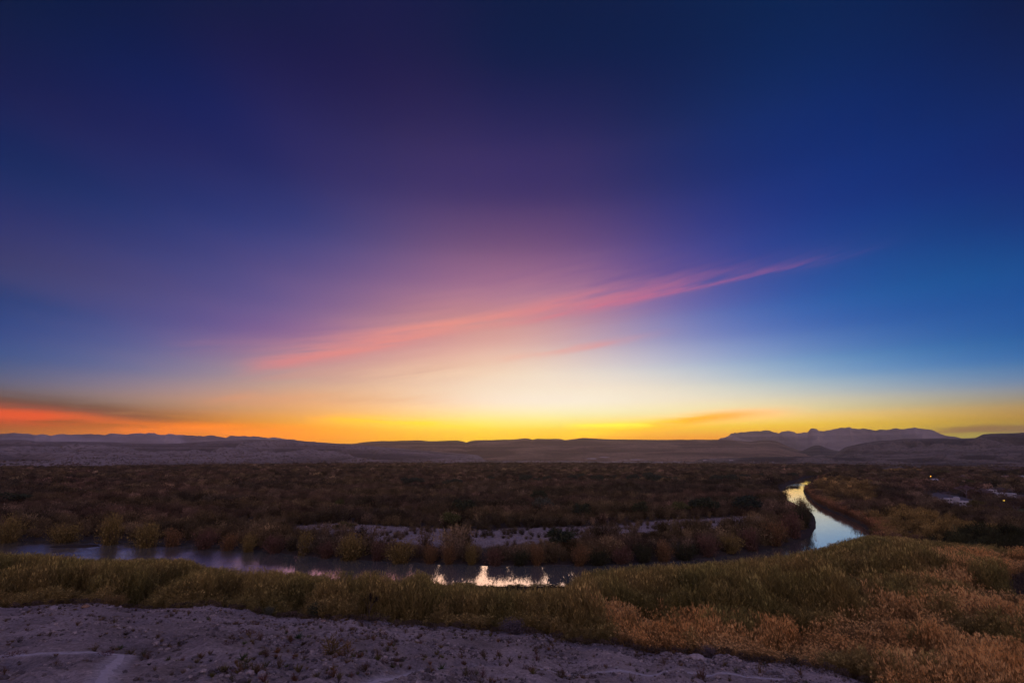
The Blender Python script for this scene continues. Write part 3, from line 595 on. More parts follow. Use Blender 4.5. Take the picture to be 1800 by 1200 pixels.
TOPL = np.array([(-600, 975), (0, 966), (60, 970), (190, 982), (330, 978), (352, 994), (480, 998), (560, 1008), (610, 996), (660, 1000), (690, 1018), (740, 1001), (772, 1022), (1006, 1026), (1020, 999), (1100, 993), (1250, 986), (1400, 968), (1470, 951), (1530, 938), (1600, 944), (1700, 953), (1800, 953), (3000, 953)], float)
def crown_line(X, Y, Z, H):
    """canes thin out to the height at which they leave the river in view"""
    x_, _ = to_px(X, Y, Z + 2.0); a, b, c_ = ray(x_, np.interp(x_, TOPL[:, 0], TOPL[:, 1])); lim = CAM_H + c_ / np.hypot(a, b) * np.hypot(X, Y) - Z
    return np.clip(np.minimum(H, lim * RNG.uniform(.86, 1.06, len(X))), .5, 9)
def open_view(X, Y, Z, H, poly, z, allow):
    """lower growth wherever it would hide more than `allow` metres of the open ground or water behind it"""
    H = H.copy(); home = inside(X, Y, poly)
    for _ in range(7):
        tx_, ty_ = to_px(X, Y, Z + H); gx, gy = at(tx_, np.maximum(ty_, 800), z); d_ = seg_dist(gx, gy, poly, True); bad = inside(gx, gy, poly) & (d_ > allow) & ~home; H = np.where(bad, np.maximum(H * .8, .5), H)
    return H
# --- tall cane beds on the near bank
X, Y = jitter(-330, 330, 30, 260, 1.08)
k = inside(X, Y, NEAR); X, Y = X[k], Y[k]; sd = river_sd(X, Y); az = np.arctan2(X, Y); over = np.hypot(X, Y) - np.interp(az, BAZ, BR)
k = (sd > .5) & (over > 1.0 + 6.0 * np.clip(fbm(X / 4.5, Y / 4.5, 405, 3) - .3, 0, 1)) & (np.abs(az) < rad(58)); X, Y, sd, over = X[k], Y[k], sd[k], over[k]; Z = ground_z(X, Y)
bx, by = to_px(X, Y, Z)
lw = 34 * (fbm(X / 4., Y / 4., 409, 2) - .5); low = inside(bx + lw, by + lw * .5, LOWPATCH) | inside(bx, by, PLAIN_R); hol = inside(bx, by, HOLLOW)
clump = fbm(X / 9., Y / 9., 401, 3); gapn = fbm(X / 16., Y / 16., 411, 2)
cl2 = sms(fbm(X / 6.5, Y / 6.5, 403, 2), .32, .64); cl2 = cl2 + (.85 - cl2) * .35 * sms(bx, 950, 1100); hs = (.28 + .92 * cl2) * (.78 + .5 * clump)
hs = hs * (.42 + .75 * sms(over, 2, 9)) * np.where(hol, .25, 1.0)
hs = hs * (1 - .50 * (1 - sms(bx, 940, 1040)) * (1 - sms(sd, 6, 22)))               # lower towards the left reach
hs = np.where((bx > 330) & (bx < 1020) & (sd < 11), hs * (.55 + .6 * fbm(X / 4., Y / 4., 407, 2)), hs)   # low, open reeds before the water
tx0, ty0 = to_px(X, Y, Z + 3.0); inO = inside(tx0, ty0, O1) | inside(tx0, ty0, O2)
hs = np.where(inO, hs * .80, np.where(bx > 1015, hs * 1.10, hs)) * np.where(bx > 1015, .80 + .42 * fbm(X / 3.2, Y / 3.2, 425, 2), 1)
hs = crown_line(X, Y, Z, hs * 4.8) / 5.5
keep = ~low & (RNG.random(len(X)) < np.where((bx > 330) & (bx < 1030) & (sd < 9), .42, 1.0)) & (RNG.random(len(X)) < .12 + 1.6 * cl2)
tx, ty = to_px(X, Y, Z + 3.3 * hs)
wob = 30 * (fbm(X / 7., Y / 7., 421, 3) - .5) + RNG.normal(0, 5, len(X))
org = (inside(tx + wob, ty + wob * .6, O1) | inside(tx + wob, ty + wob * .5, O2)) & keep & (fbm(X / 9., Y / 9., 423, 3) + RNG.normal(0, .04, len(X)) < .70)
oli = keep & ~org
tn = fbm(X / 6., Y / 6., 431, 3)
T_ol = mixc(OLIVE, GOLD, np.clip((tn - .3) * 1.5 + .35 * (1 - sms(over, 3, 16)), 0, 1)); T_or = mixc(RUST, (.66, .45, .19), np.clip((tn - .3) * 1.8, 0, 1))
CANE_G = protos([cane_mesh('cane_green_%d' % i, 1.8, 24, 3.2, 4.9, .16) for i in range(4)], M_CANE)
CANE_O = protos([cane_mesh('cane_rust_%d' % i, 1.7, 17, 2.7, 4.2, .8, 8) for i in range(4)], M_CANE)
def sc3(h, n): w = RNG.uniform(.9, 1.2, n); return np.stack([w, w, h], 1)
lf = oli & (bx < 1015); rt = oli & ~lf
for nm, kk, lb in (('cane_bed', lf, 'olive green cane thicket between the stony slope and the river'), ('cane_bed', rt, 'dense olive cane thicket inside the river bend')):
    n = int(kk.sum()); scatter(nm, X[kk], Y[kk], Z[kk] - .05, sc3(hs[kk] * RNG.uniform(.88, 1.12, n), n), T_ol[kk] * RNG.uniform(.8, 1.2, (n, 1)), CANE_G, lb, 'cane')
n = int(org.sum()); scatter('rust_cane_bed', X[org], Y[org], Z[org] - .05, sc3(hs[org] * RNG.uniform(.85, 1.12, n), n), T_or[org] * RNG.uniform(.75, 1.25, (n, 1)), CANE_O, 'rust orange plumed reeds covering the lower flat beside the slope', 'reeds')
# --- low dark growth in the clearings and around the foot of the slope
TUFTM = protos([low_bush('low_scrub_%d' % i, .8, .7, 120, .12) for i in range(3)], M_LEAF)
X2, Y2 = jitter(-260, 260, 40, 200, 1.1); k = inside(X2, Y2, NEAR); X2, Y2 = X2[k], Y2[k]; Z2 = ground_z(X2, Y2); bx2, by2 = to_px(X2, Y2, Z2)
ov2 = np.hypot(X2, Y2) - np.interp(np.arctan2(X2, Y2), BAZ, BR)
pl = inside(bx2, by2, PLAIN_R); isl2 = np.hypot((X2 - ISLET[0]) / 9.5, (Y2 - ISLET[1]) / 3.2) < .8
k = (inside(bx2, by2, LOWPATCH) | pl | ((ov2 > -.5) & (ov2 < 5) & (RNG.random(len(X2)) < .7))) & (river_sd(X2, Y2) > .4)
tt = np.where((pl | (ov2 < 8))[:, None], mixc(BROWN, GREY, RNG.random(len(X2)) * .6), np.array((.06, .055, .045))[None]); n = int(k.sum())
scatter('low_scrub', X2[k], Y2[k], Z2[k], RNG.uniform(.5, 1.1, n) * np.where(pl[k], 1.2, 1), tt[k] * RNG.uniform(.7, 1.3, (n, 1)), TUFTM, 'low brown scrub in clearings among the cane', 'scrub')

# --- brush over the wide flood plain
BR_N = protos([bush_mesh('brush_%d' % i, 2.0, 3.0, 70, 420, .17) for i in range(5)], M_LEAF)
BR_F = protos([low_bush('far_brush_%d' % i, 2.6, 3.2, 150, .42) for i in range(4)], M_LEAF)
NEARP = np.array(NEAR)
CAMP = [[(1615, 872), (1650, 864), (1690, 872), (1720, 880), (1705, 896), (1655, 890)], [(1628, 838), (1650, 840), (1655, 850), (1632, 850)], [(1735, 868), (1830, 870), (1830, 890), (1790, 890), (1750, 880)], [(1750, 838), (1820, 838), (1820, 844), (1755, 844)], [(1765, 896), (1830, 892), (1830, 906), (1775, 904)]]
R_OLIVE = [(1440, 842), (1480, 838), (1530, 850), (1548, 868), (1530, 884), (1470, 874), (1430, 858)]
R_GOLD = [(1528, 915), (1590, 897), (1660, 908), (1730, 925), (1800, 935), (1800, 952), (1640, 950), (1540, 945)]
R_DARK = [(1700, 928), (1900, 935), (1900, 975), (1700, 965), (1640, 955)]
R_FIELD = [(1550, 818), (1620, 818), (1625, 826), (1550, 827)]
def brush_tint(bx, by, X, Y):
    a = fbm(X / 26., Y / 26., 501, 3); b = fbm(X / 9., Y / 9., 511, 2); r_ = np.hypot(X, Y)
    t = mixc(BROWN, REDB, np.clip((a - .35) * 2.4, 0, 1)); ol = sms(fbm(X / 40., Y / 18., 521, 3), .47, .62)
    t = t * (1 - .75 * ol[:, None]) + np.array((.20, .15, .07)) * .75 * ol[:, None]
    dk = sms(fbm(X / 55., Y / 26., 531, 3), .56, .66); t = t * (1 - .6 * dk[:, None]) + np.array((.04, .04, .03)) * .6 * dk[:, None]
    for poly, cc in ((R_OLIVE, (.30, .21, .08)), (R_GOLD, (.38, .27, .09)), (R_DARK, (.085, .09, .04)), (R_FIELD, (.4, .27, .09))):
        t = np.where(inside(bx, by - 6, poly)[:, None], np.array(cc), t)
    return t * (.7 + .6 * b)[:, None]
from mathutils.bvhtree import BVHTree
HILLS = []
for o_ in COL.objects:
    if o_.name in ('eroded_bluff', 'low_bench', 'mesa', 'long_ridge'):
        HILLS.append(BVHTree.FromPolygons([v.co[:] for v in o_.data.vertices], [p_.vertices[:] for p_ in o_.data.polygons]))
def surface_z(X, Y):
    Z = ground_z(X, Y)
    for i in np.nonzero(np.hypot(X, Y) > 1000)[0]:
        for b_ in HILLS:
            h_ = b_.ray_cast(Vector((X[i], Y[i], 900)), Vector((0, 0, -1)))[0]
            if h_ is not None: Z[i] = max(Z[i], h_.z)
    return Z
def brush(x0, x1, y0, y1, step, rmin, rmax, pr, name, label, hh):
    X, Y = jitter(x0, x1, y0, y1, step); r_ = np.hypot(X, Y); az = np.arctan2(X, Y)
    k = (r_ > rmin) & (r_ <= rmax) & (np.abs(az) < rad(57)) & ~inside(X, Y, NEAR); X, Y = X[k], Y[k]; sd = river_sd(X, Y); qx, qy = to_px(X, Y, Y * 0 + 1.2); k = sd > np.where((qx > 1330) & (qy < 945), 3.0, 1.0); X, Y, sd = X[k], Y[k], sd[k]
    Z = surface_z(X, Y); bx, by = to_px(X, Y, Z); gr = inside(X, Y, GRAVEL)
    open_ = np.zeros(len(X), bool)
    for p in CAMP: open_ |= inside(bx, by, p)
    den = 1.5 * fbm(X / 20., Y / 20., 541, 3) - .12; den = np.where(gr, .9 * sms(fbm(X / 7., Y / 4., 545, 2), .55, .74), den); den = den * (1 - .93 * sms(np.hypot(X, Y), 980, 1350))
    den = np.where(sd < 7, 1.2, den)
    k = (RNG.random(len(X)) < den) & ~open_; X, Y, Z, sd, bx, by, gr = X[k], Y[k], Z[k], sd[k], bx[k], by[k], gr[k]
    s = hh * (.40 + 1.15 * fbm(X / 13., Y / 13., 551, 2)) * RNG.uniform(.6, 1.45, len(X)) * np.where(gr, .45, 1) * (1 - .5 * inside(bx, by - 6, R_FIELD)) * (1 - .55 * sms(np.hypot(X, Y), 980, 1150))
    nb_ = np.hypot(X, Y) < 700; s[nb_] = open_view(X[nb_], Y[nb_], Z[nb_], 3.1 * s[nb_], RIVER, 0.0, .8) / 3.1; s[nb_] = open_view(X[nb_], Y[nb_], Z[nb_], 3.1 * s[nb_], np.array(GRAVEL), 1.6, 4.0) / 3.1
    sx_ = np.maximum(s, .45) * RNG.uniform(.9, 1.25, len(X)); return scatter(name, X, Y, Z - .1, np.stack([sx_, sx_, s], 1), brush_tint(bx, by, X, Y) * np.exp(RNG.normal(.03, .42, (len(X), 1))), pr, label, 'brush')
brush(-330, 400, 95, 420, 2.3, 95, 400, BR_N, 'river_brush', 'brown tamarisk brush covering the flood plain past the river', 1.02)
brush(-1150, 1150, 200, 1500, 4.3, 400, 1500, BR_F, 'far_brush', 'hazy brown brush reaching to the foot of the hills', 1.0)


# reeds on the right bank of the upper river, rust where they lean over the water
X, Y = jitter(60, 460, 120, 700, 1.7); k = ~inside(X, Y, NEAR); X, Y = X[k], Y[k]; sd = river_sd(X, Y) - .8; Z = ground_z(X, Y); bx, by = to_px(X, Y, Z)
dl = seg_dist(X, Y, DNW); ul = seg_dist(X, Y, UPW); k = (sd > .4) & (dl < 7.5) & (dl < ul) & (by < 965) & (by > 836); X, Y, Z, dl = X[k], Y[k], Z[k], dl[k]; n = len(X)
hb = open_view(X, Y, Z, 3.9 * (.55 + .35 * fbm(X / 8., Y / 8., 601, 2)), RIVER, 0.0, .8) / 3.9
scatter('bank_reeds', X, Y, Z - .05, sc3(hb, n), mixc((.40, .21, .10), (.30, .22, .08), np.clip((dl - 3) / 4, 0, 1)) * RNG.uniform(.75, 1.25, (n, 1)), CANE_O, 'rust brown reeds lining the right bank of the upper river', 'reeds')
# gravel strewn over the near slope
def rock_mesh(name, sub=1, flat=.6):
    bm = bmesh.new(); bmesh.ops.create_icosphere(bm, subdivisions=sub, radius=1.0); sd_ = random.random() * 50
    for v in bm.verts:
        c_ = v.co; k_ = 1 + .5 * (float(vn(np.array([c_.x * 1.7 + sd_]), np.array([c_.y * 1.7 + c_.z * 2.3 + sd_]), 3)[0]) - .5) + random.uniform(-.10, .10); v.co = Vector((c_.x * k_ * random.uniform(.95, 1.05), c_.y * k_ * .8, c_.z * k_ * flat))
    me = bpy.data.meshes.new(name); bm.to_mesh(me); bm.free(); return me
def stone_mat(q, out):
    a = q.n('ShaderNodeAttribute', attribute_type='INSTANCER', attribute_name='tint'); t = q.n('ShaderNodeTexCoord'); n = q.noise(t.outputs['Object'], 2.5, 5, .65)
    bsdf(q, out, q.mix(q.sstep(n, .3, .7), q.scale(a.outputs['Color'], .65), q.scale(a.outputs['Color'], 1.25)), .9, bump(q, n, .6, .2))
M_STONE = mat('stone', stone_mat)
def slope_points(n, tmax=1.04, az0=-56, az1=50, rmin=14):
    az = np.radians(RNG.uniform(az0, az1, n * 3)); R = np.interp(az, BAZ, BR); r = np.sqrt(RNG.uniform(rmin ** 2, (R * tmax) ** 2)); k = r > rmin
    return (r * np.sin(az))[k][:n], (r * np.cos(az))[k][:n]
def path_d(X, Y):
    d = np.full(len(X), 99.)
    for pl_ in PATHS: d = np.minimum(d, seg_dist(X, Y, pl_))
    return d
STONES = [rock_mesh('stone_%d' % i) for i in range(5)]; ST_P = protos(STONES, M_STONE)
X, Y = slope_points(60000); k = (RNG.random(len(X)) < .05 + 3.4 * np.clip(fbm(X / 4.5, Y / 4.5, 611, 3) - .46, 0, 1)) & (path_d(X, Y) > .55); X, Y = X[k], Y[k]; n = len(X)
S = np.clip(np.exp(RNG.normal(math.log(.07), .55, n)), .03, .26)
scatter('gravel', X, Y, ground_z(X, Y) + S * .2, S, mixc((.16, .13, .13), (.70, .58, .54), RNG.random(n) ** 1.6) * RNG.uniform(.75, 1.15, (n, 1)), ST_P, 'loose stones strewn over the near slope', 'gravel', tilt=.25)
X, Y = np.array([at(x, y, 1.6) for x, y in zip(RNG.uniform(480, 1400, 9000), RNG.uniform(902, 962, 9000))]).T; k = inside(X, Y, GRAVEL); X, Y = X[k], Y[k]; n = len(X)
scatter('river_gravel', X, Y, ground_z(X, Y), RNG.uniform(.12, .45, n), mixc((.3, .25, .24), (.5, .43, .41), RNG.random(n)), ST_P, 'pale stones on the gravel bar past the river', 'gravel', tilt=.2)

# ------------------------------------------------------------------ foot paths on the slope
def path_mat(q, out):
    t = q.n('ShaderNodeTexCoord'); P = t.outputs['Object']; n = q.noise(P, 2.2, 5, .7); p = q.noise(P, 9, 3, .7)
    bsdf(q, out, q.mix(q.sstep(n, .3, .7), (.56, .51, .55), (.72, .66, .70)), .95, bump(q, q.m('ADD', n, q.m('MULTIPLY', p, .4)), .8, .12))
M_PATH = mat('trodden_earth', path_mat)
for pi, (pl_, wd) in enumerate(zip(PATHS, (.42, .6, .55))):
    seg = np.hypot(*np.diff(pl_, axis=0).T); cum = np.concatenate([[0], np.cumsum(seg)]); u = np.arange(0, cum[-1], .22); P = np.stack([np.interp(u, cum, pl_[:, 0]), np.interp(u, cum, pl_[:, 1])], 1)
    tg = np.gradient(P, axis=0); tg /= np.linalg.norm(tg, axis=1, keepdims=True) + 1e-9; nr = np.stack([-tg[:, 1], tg[:, 0]], 1)
    w_ = wd * .5 * (.5 + 1.0 * fbm(u / 1.1, u * 0 + pi, 621, 3)); cross = np.linspace(-1, 1, 9); V = []
    for cc in cross:
        q_ = P + nr * (w_ * cc * (1 + .7 * (fbm(u / .5, u * 0 + cc * 3, 631, 2) - .5)))[:, None]; V.append(np.concatenate([q_, (ground_z(q_[:, 0], q_[:, 1]) + .05 * (1 - abs(cc)) - .02)[:, None]], 1))
    V = np.stack(V, 1).reshape(-1, 3); obj('path', mesh_np('path', V, grid_faces(len(u), 9)[:, ::-1].copy(), True), M_PATH, kind='structure')

# ------------------------------------------------------------------ single trees and bushes
M_BARK = plain('bark', (.10, .075, .06), .95, spec=.1); M_PALEBARK = plain('pale_bark', (.24, .20, .19), .95, spec=.1)
def px_size(x, y, z=1.2):
    X, Y = at(x, y, z); return (Y * CP + (z - CAM_H) * SP) / F_PX          # metres per photograph pixel there
def place(root, x, y, sx, sz, rz):
    root.location = (x, y, float(ground_z(np.array([x]), np.array([y]))[0]) - .05); root.scale = (sx, sx, sz); root.rotation_euler = (0, 0, rz)
def make_plant(name, parts, x, y, sx, sz, label, cat, group=None, tint=(.1, .1, .05)):
    r = obj(name, None, label=label, cat=cat, group=group); place(r, x, y, sx, sz, random.uniform(0, 6.28))
    for pn, me, mt in parts:
        o = obj(pn, me, mt, r); o['tint'] = [float(v) for v in tint]
    return r
TREES = [crown_tree('broad_tree_%d' % i, 6.0, 3.0, 1500, .26, .22) for i in range(4)]
BUSHES = [bush_mesh('willow_bush_%d' % i, 2.4, 3.2, 200, 1700, .13, 1.0, 8) for i in range(4)]
WSTEM = []
for i in range(2):
    p = PB()
    for k_ in range(9): a = k_ * .7 + random.random() * .4; p.tube((.1 * math.cos(a), .1 * math.sin(a), -.2), (random.uniform(.5, 1.1) * math.cos(a), random.uniform(.5, 1.1) * math.sin(a), random.uniform(1.2, 2.0)), .05, .02, 5)
    WSTEM.append(p.mesh('willow_stems_%d' % i))
def tree_at(px_, py_, hpx, wpx, tint, label, group=None, name='brush_tree', i=[0]):
    X, Y = at(px_, py_, 1.4); m_ = px_size(px_, py_); tr, cr = TREES[i[0] % 4]; i[0] += 1
    make_plant(name, (('trunk', tr, M_BARK), ('crown', cr, M_LEAF)), X, Y, wpx * m_ / 5.2, hpx * m_ / 5.6, label, 'tree', group, tint)
DG = (.065, .085, .05); YG = (.16, .17, .06); GG = (.13, .15, .11)
for a in [(815, 908, 34, 36, DG, 'broad round dark green tree rising alone from the brown brush'),
          (791, 926, 27, 34, YG, 'yellow-green rounded tree just in front of the broad dark green one'),
          (947, 884, 24, 26, DG, 'dark tree right behind the grey-green tree in the middle brush'),
          (956, 906, 34, 32, GG, 'grey-green tree with a darker tree right behind it'),
          (1023, 914, 34, 28, DG, 'dark green tree standing at the upper edge of the gravel bar'),
          (1126, 910, 30, 24, (.085, .10, .05), 'slender olive tree above the gravel bar, between two dark trees'),
          (985, 968, 40, 48, DG, 'wide dark green tree on the gravel bar close to the water'),
          (1198, 906, 26, 30, YG, 'bright yellow-green tree at the left end of the dark grove'),
          (1236, 905, 34, 46, DG, 'wide dark green tree touching the bright yellow-green one'),
          (1314, 906, 36, 42, (.055, .08, .06), 'dark blue-green tree above the bend where the gravel bar ends'),
          (14, 890, 24, 52, DG, 'dark green tree at the far left edge of the brush'),
          (596, 892, 16, 16, YG, 'small yellow-green tree in the brush left of the gravel bar'),
          (605, 938, 24, 34, (.17, .15, .06), 'olive rounded shrub at the left tip of the gravel bar'),
          (1432, 838, 14, 26, (.16, .13, .06), 'olive tree on the left bank at the top of the river')]:
    tree_at(*a)
NTH = 'first second third fourth fifth sixth seventh eighth ninth tenth eleventh twelfth thirteenth fourteenth fifteenth sixteenth seventeenth eighteenth nineteenth twentieth twenty-first twenty-second twenty-third twenty-fourth twenty-fifth'.split()
for i, (x, y, w) in enumerate([(716, 856, 22), (734, 855, 20), (788, 856, 18), (802, 855, 18), (864, 848, 14), (924, 849, 20), (944, 848, 12), (962, 847, 14), (1005, 847, 16), (1020, 843, 14), (1049, 848, 18), (1062, 850, 12), (1078, 846, 14), (1112, 849, 20), (1122, 846, 12), (1141, 845, 18), (1148, 853, 24), (1166, 848, 14), (1182, 850, 16), (1206, 846, 12), (1262, 851, 20), (1286, 850, 20), (1310, 846, 16), (1336, 844, 14), (1395, 842, 16)]):
    tree_at(x, y, w * .8, w * 1.15, (.08, .10, .07), 'small dark green tree in the hazy far brush, %s from the left' % NTH[i], 'small dark trees across the far brush', 'far_tree')
WIL = [(15, 950, 50, 54, 0), (118, 949, 36, 56, 0), (197, 954, 58, 50, 0), (262, 958, 46, 62, 0), (300, 957, 36, 38, 3), (356, 961, 38, 44, 1), (402, 963, 32, 36, 3), (436, 966, 36, 34, 0), (486, 968, 30, 44, 1), (531, 972, 40, 32, 0), (574, 976, 28, 40, 1), (614, 979, 44, 66, 0), (664, 981, 32, 40, 1), (704, 985, 42, 54, 0), (756, 986, 34, 26, 3), (788, 987, 36, 26, 3), (828, 988, 38, 24, 0), (872, 989, 30, 46, 1), (910, 989, 26, 40, 2), (944, 989, 38, 28, 3), (1016, 989, 38, 40, 3), (1052, 988, 28, 44, 2), (1092, 986, 32, 40, 1), (1130, 984, 30, 44, 2), (1164, 982, 36, 40, 3), (1204, 980, 30, 46, 2), (1244, 975, 38, 40, 1), (1284, 970, 34, 44, 0), (1322, 965, 40, 46, 1), (1362, 957, 44, 46, 3), (1396, 946, 46, 44, 1), (1414, 930, 44, 34, 2), (1418, 913, 36, 32, 3)]
KINDS = [('golden willow bush', (.36, .27, .09)), ('reddish brown tamarisk bush', (.25, .14, .10)), ('dark green bank bush', (.08, .085, .045)), ('rusty tan willow bush', (.34, .20, .09))]
ORD = 'first second third fourth fifth sixth seventh eighth ninth tenth eleventh twelfth'.split(); cnt = [0, 0, 0, 0]
for x, y, h, w, kd in WIL:
    X, Y = at(x, y - 3, .9); m_ = px_size(x, y); nm, tn_ = KINDS[kd]; w *= 1.15
    make_plant(nm.replace(' ', '_').replace('reddish_brown_', '').replace('golden_', '').replace('dark_green_', '').replace('rusty_tan_', ''), (('stem', random.choice(WSTEM), M_BARK), ('foliage', random.choice(BUSHES), M_LEAF)), X, Y, w * m_ / 4.6, h * m_ / 3.4,
               '%s on the far river bank, %s from the left of its colour' % (nm, ORD[cnt[kd]]), 'bush', 'bushes along the far river bank', tn_); cnt[kd] += 1
# shrubs at the foot of the slope
for x, y, z, h, w, tn_, nm, lb, pr in [
        (556, 1086, 3.6, 26, 46, (.10, .13, .08), 'shrub', 'leafy dark green shrub on the brow of the slope beside the cane', 0),
        (905, 1122, 3.6, 26, 52, (.24, .20, .21), 'shrub', 'rounded grey leafless shrub where the cane meets the slope', 1),
        (1106, 1108, 2.6, 42, 34, (.34, .26, .06), 'shrub', 'yellow-olive bush standing among the rust reeds', 2),
        (1176, 1086, 2.0, 34, 22, (.30, .22, .06), 'shrub', 'narrow olive bush behind the rust reeds', 3),
        (1560, 1196, 2.6, 62, 84, (.26, .22, .06), 'shrub', 'large olive bush at the foot of the slope, lower right', 0),
        (1640, 1215, 2.0, 52, 70, (.24, .20, .055), 'shrub', 'olive bush tucked right behind the large one at lower right', 2),
        (1252, 1166, 3.6, 18, 34, (.22, .18, .18), 'shrub', 'low grey shrub among pale rocks on the brow', 1),
        (1390, 1172, 3.4, 16, 40, (.16, .14, .08), 'shrub', 'flat dark shrub beside the pale ledge on the brow', 3),
        (472, 1084, 3.4, 14, 26, (.18, .19, .13), 'shrub', 'small sage green shrub left of the leafy dark green one', 0),
        (200, 1072, 3.4, 18, 40, (.30, .21, .09), 'shrub', 'low straw coloured shrub on the brow by the left cane', 2)]:
    X, Y = at(x, y, z); m_ = px_size(x, y, z); make_plant(nm, (('foliage', BUSHES[pr], M_LEAF),), X, Y, w * m_ / 4.6, h * m_ / 3.4, lb, 'shrub', None, tn_)
bt = [bare_tree('leafless_tree_%d' % i, 7.0, 3) for i in range(3)]
X, Y = at(648, 1100, 3.0); make_plant('leafless_tree', (('trunk', bt[0][0], M_BARK), ('crown', bt[0][1], M_DRY)), X, Y, .5, .62, 'small black leafless tree poking out of the cane above the slope', 'tree', None, (.03, .025, .025))

# ------------------------------------------------------------------ the camp on the right
for i, (x, y, h, w, tn_, lb) in enumerate([
        (1695, 848, 15, 22, (.42, .32, .30), 'pale round leafless tree standing alone behind the camp'), (1662, 852, 12, 14, (.30, .25, .25), 'slim grey leafless tree next to the camp lamp'),
        (1700, 876, 26, 34, (.36, .26, .27), 'tall pinkish grey leafless tree left in the camp grove'), (1733, 880, 24, 34, (.27, .22, .23), 'grey leafless tree in the middle of the camp grove'),
        (1764, 878, 24, 36, (.26, .22, .23), 'grey leafless tree at the right end of the camp grove'), (1672, 878, 16, 34, (.24, .19, .20), 'low spreading leafless tree behind the white trailers'),
        (1756, 908, 28, 36, (.14, .10, .08), 'dark leafless tree in front of the camp on the lawn edge'), (1788, 906, 30, 34, (.12, .085, .07), 'dark brown leafless tree at the right edge of the lawn'),
        (1744, 834, 16, 40, (.30, .24, .24), 'far grey leafless tree on the right behind the camp'), (1780, 834, 14, 40, (.28, .22, .22), 'far grey leafless tree at the right frame edge behind the camp')]):
    X, Y = at(x, y, 1.6); m_ = px_size(x, y); t_ = bt[i % 3]; make_plant('leafless_tree', (('trunk', t_[0], M_PALEBARK), ('crown', t_[1], M_DRY)), X, Y, w * m_ / 5.5, h * m_ / 6.6, lb, 'tree', 'leafless trees around the camp', tn_)
for a in [(1720, 896, 18, 26, (.20, .17, .06), 'olive green tree between the white trailers and the lawn'), (1656, 838, 12, 22, (.18, .17, .06), 'yellow-green tree beyond the camp lamp'), (1692, 853, 10, 34, (.15, .16, .06), 'wide green tree in front of the pale round leafless tree'),
          (1668, 814, 9, 60, (.20, .21, .07), 'long green grove at the foot of the mesa'), (1720, 815, 8, 50, (.19, .20, .08), 'pale green grove right of the long grove under the mesa')]: tree_at(*a, name='camp_tree')
M_WHITE = plain('white_panel', (.58, .57, .58), .5); M_DARKGLASS = plain('dark_glass', (.03, .035, .045), .15, spec=.5); M_TYRE = plain('tyre_rubber', (.03, .03, .03), .8); M_GREYMETAL = plain('grey_metal', (.35, .35, .37), .5); M_ROOF = plain('pale_roof', (.55, .54, .56), .6); M_ROAD = plain('camp_gravel_road', (.15, .14, .155), .9)
def box(name, size, loc, m, parent, bev=0.0):
    bm = bmesh.new(); bmesh.ops.create_cube(bm, size=1.0); bmesh.ops.transform(bm, matrix=Matrix.Translation(loc) @ Matrix.Diagonal((*size, 1)), verts=bm.verts)
    if bev: bmesh.ops.bevel(bm, geom=bm.edges[:], offset=bev, segments=2, affect='EDGES')
    me = bpy.data.meshes.new(name); bm.to_mesh(me); bm.free(); return obj(name, me, m, parent)
def wheel(parent, x, y, r, w=.25):
    bm = bmesh.new(); bmesh.ops.create_cone(bm, cap_ends=True, segments=16, radius1=r, radius2=r, depth=w); bmesh.ops.transform(bm, matrix=Matrix.Translation((x, y, r)) @ Matrix.Rotation(math.pi / 2, 4, 'X'), verts=bm.verts)
    me = bpy.data.meshes.new('wheel'); bm.to_mesh(me); bm.free(); return obj('wheel', me, M_TYRE, parent)
def root_at(name, x, y, yaw, label, cat, group=None):
    X, Y = at(x, y, 1.7); r = obj(name, None, label=label, cat=cat, group=group); r.location = (X, Y, float(ground_z(np.array([X]), np.array([Y]))[0])); r.rotation_euler = (0, 0, yaw); return r
def trailer(x, y, yaw, L, label):
    r = root_at('camper_trailer', x, y, yaw, label, 'trailer', 'white camper trailers in the camp'); box('body', (L, 2.4, 2.4), (0, 0, 1.85), M_WHITE, r, .22)
    for k_ in range(3): box('window', (L * .15, .04, .62), (-L * .3 + k_ * L * .25, -1.205, 2.15), M_DARKGLASS, r)
    box('door', (.72, .05, 1.75), (L * .38, -1.205, 1.65), M_GREYMETAL, r); box('roof_vent', (.9, .7, .28), (0, 0, 3.17), M_ROOF, r, .06); box('drawbar', (1.3, .3, .12), (L * .5 + .6, 0, .62), M_GREYMETAL, r)
    for sx_ in (-.55, .35): wheel(r, sx_, -1.02, .36); wheel(r, sx_, 1.02, .36)
def car(x, y, yaw, m, label):
    r = root_at('parked_car', x, y, yaw, label, 'car', 'cars parked in the camp'); box('body', (4.5, 1.8, .75), (0, 0, .72), m, r, .16); cb = box('cabin', (2.4, 1.6, .62), (-.2, 0, 1.38), M_DARKGLASS, r, .2); box('roof', (1.9, 1.5, .06), (-.2, 0, 1.71), m, cb)
    for sx_ in (-1.4, 1.4): wheel(r, sx_, -.82, .34); wheel(r, sx_, .82, .34)
trailer(1664, 886, .35, 8.5, 'long white trailer at the left of the camp clearing'); trailer(1694, 891, -.1, 6.0, 'white trailer nearest the lawn, below the long one'); trailer(1683, 884, .9, 5.5, 'short white trailer turned endwise beside the long one')
trailer(1743, 870, .1, 6.2, 'white trailer in front of the grey leafless grove'); trailer(1762, 876, 0, 8.0, 'white trailer right of the grove, with a car beside it'); trailer(1780, 877, .5, 5.5, 'short white trailer at the end of the right row'); trailer(1768, 842, .1, 6.0, 'far white trailer behind the camp on the right'); trailer(1799, 842, 0, 6.0, 'far white trailer at the right frame edge')
M_CARB = plain('silver_paint', (.45, .46, .5), .3, spec=.5)
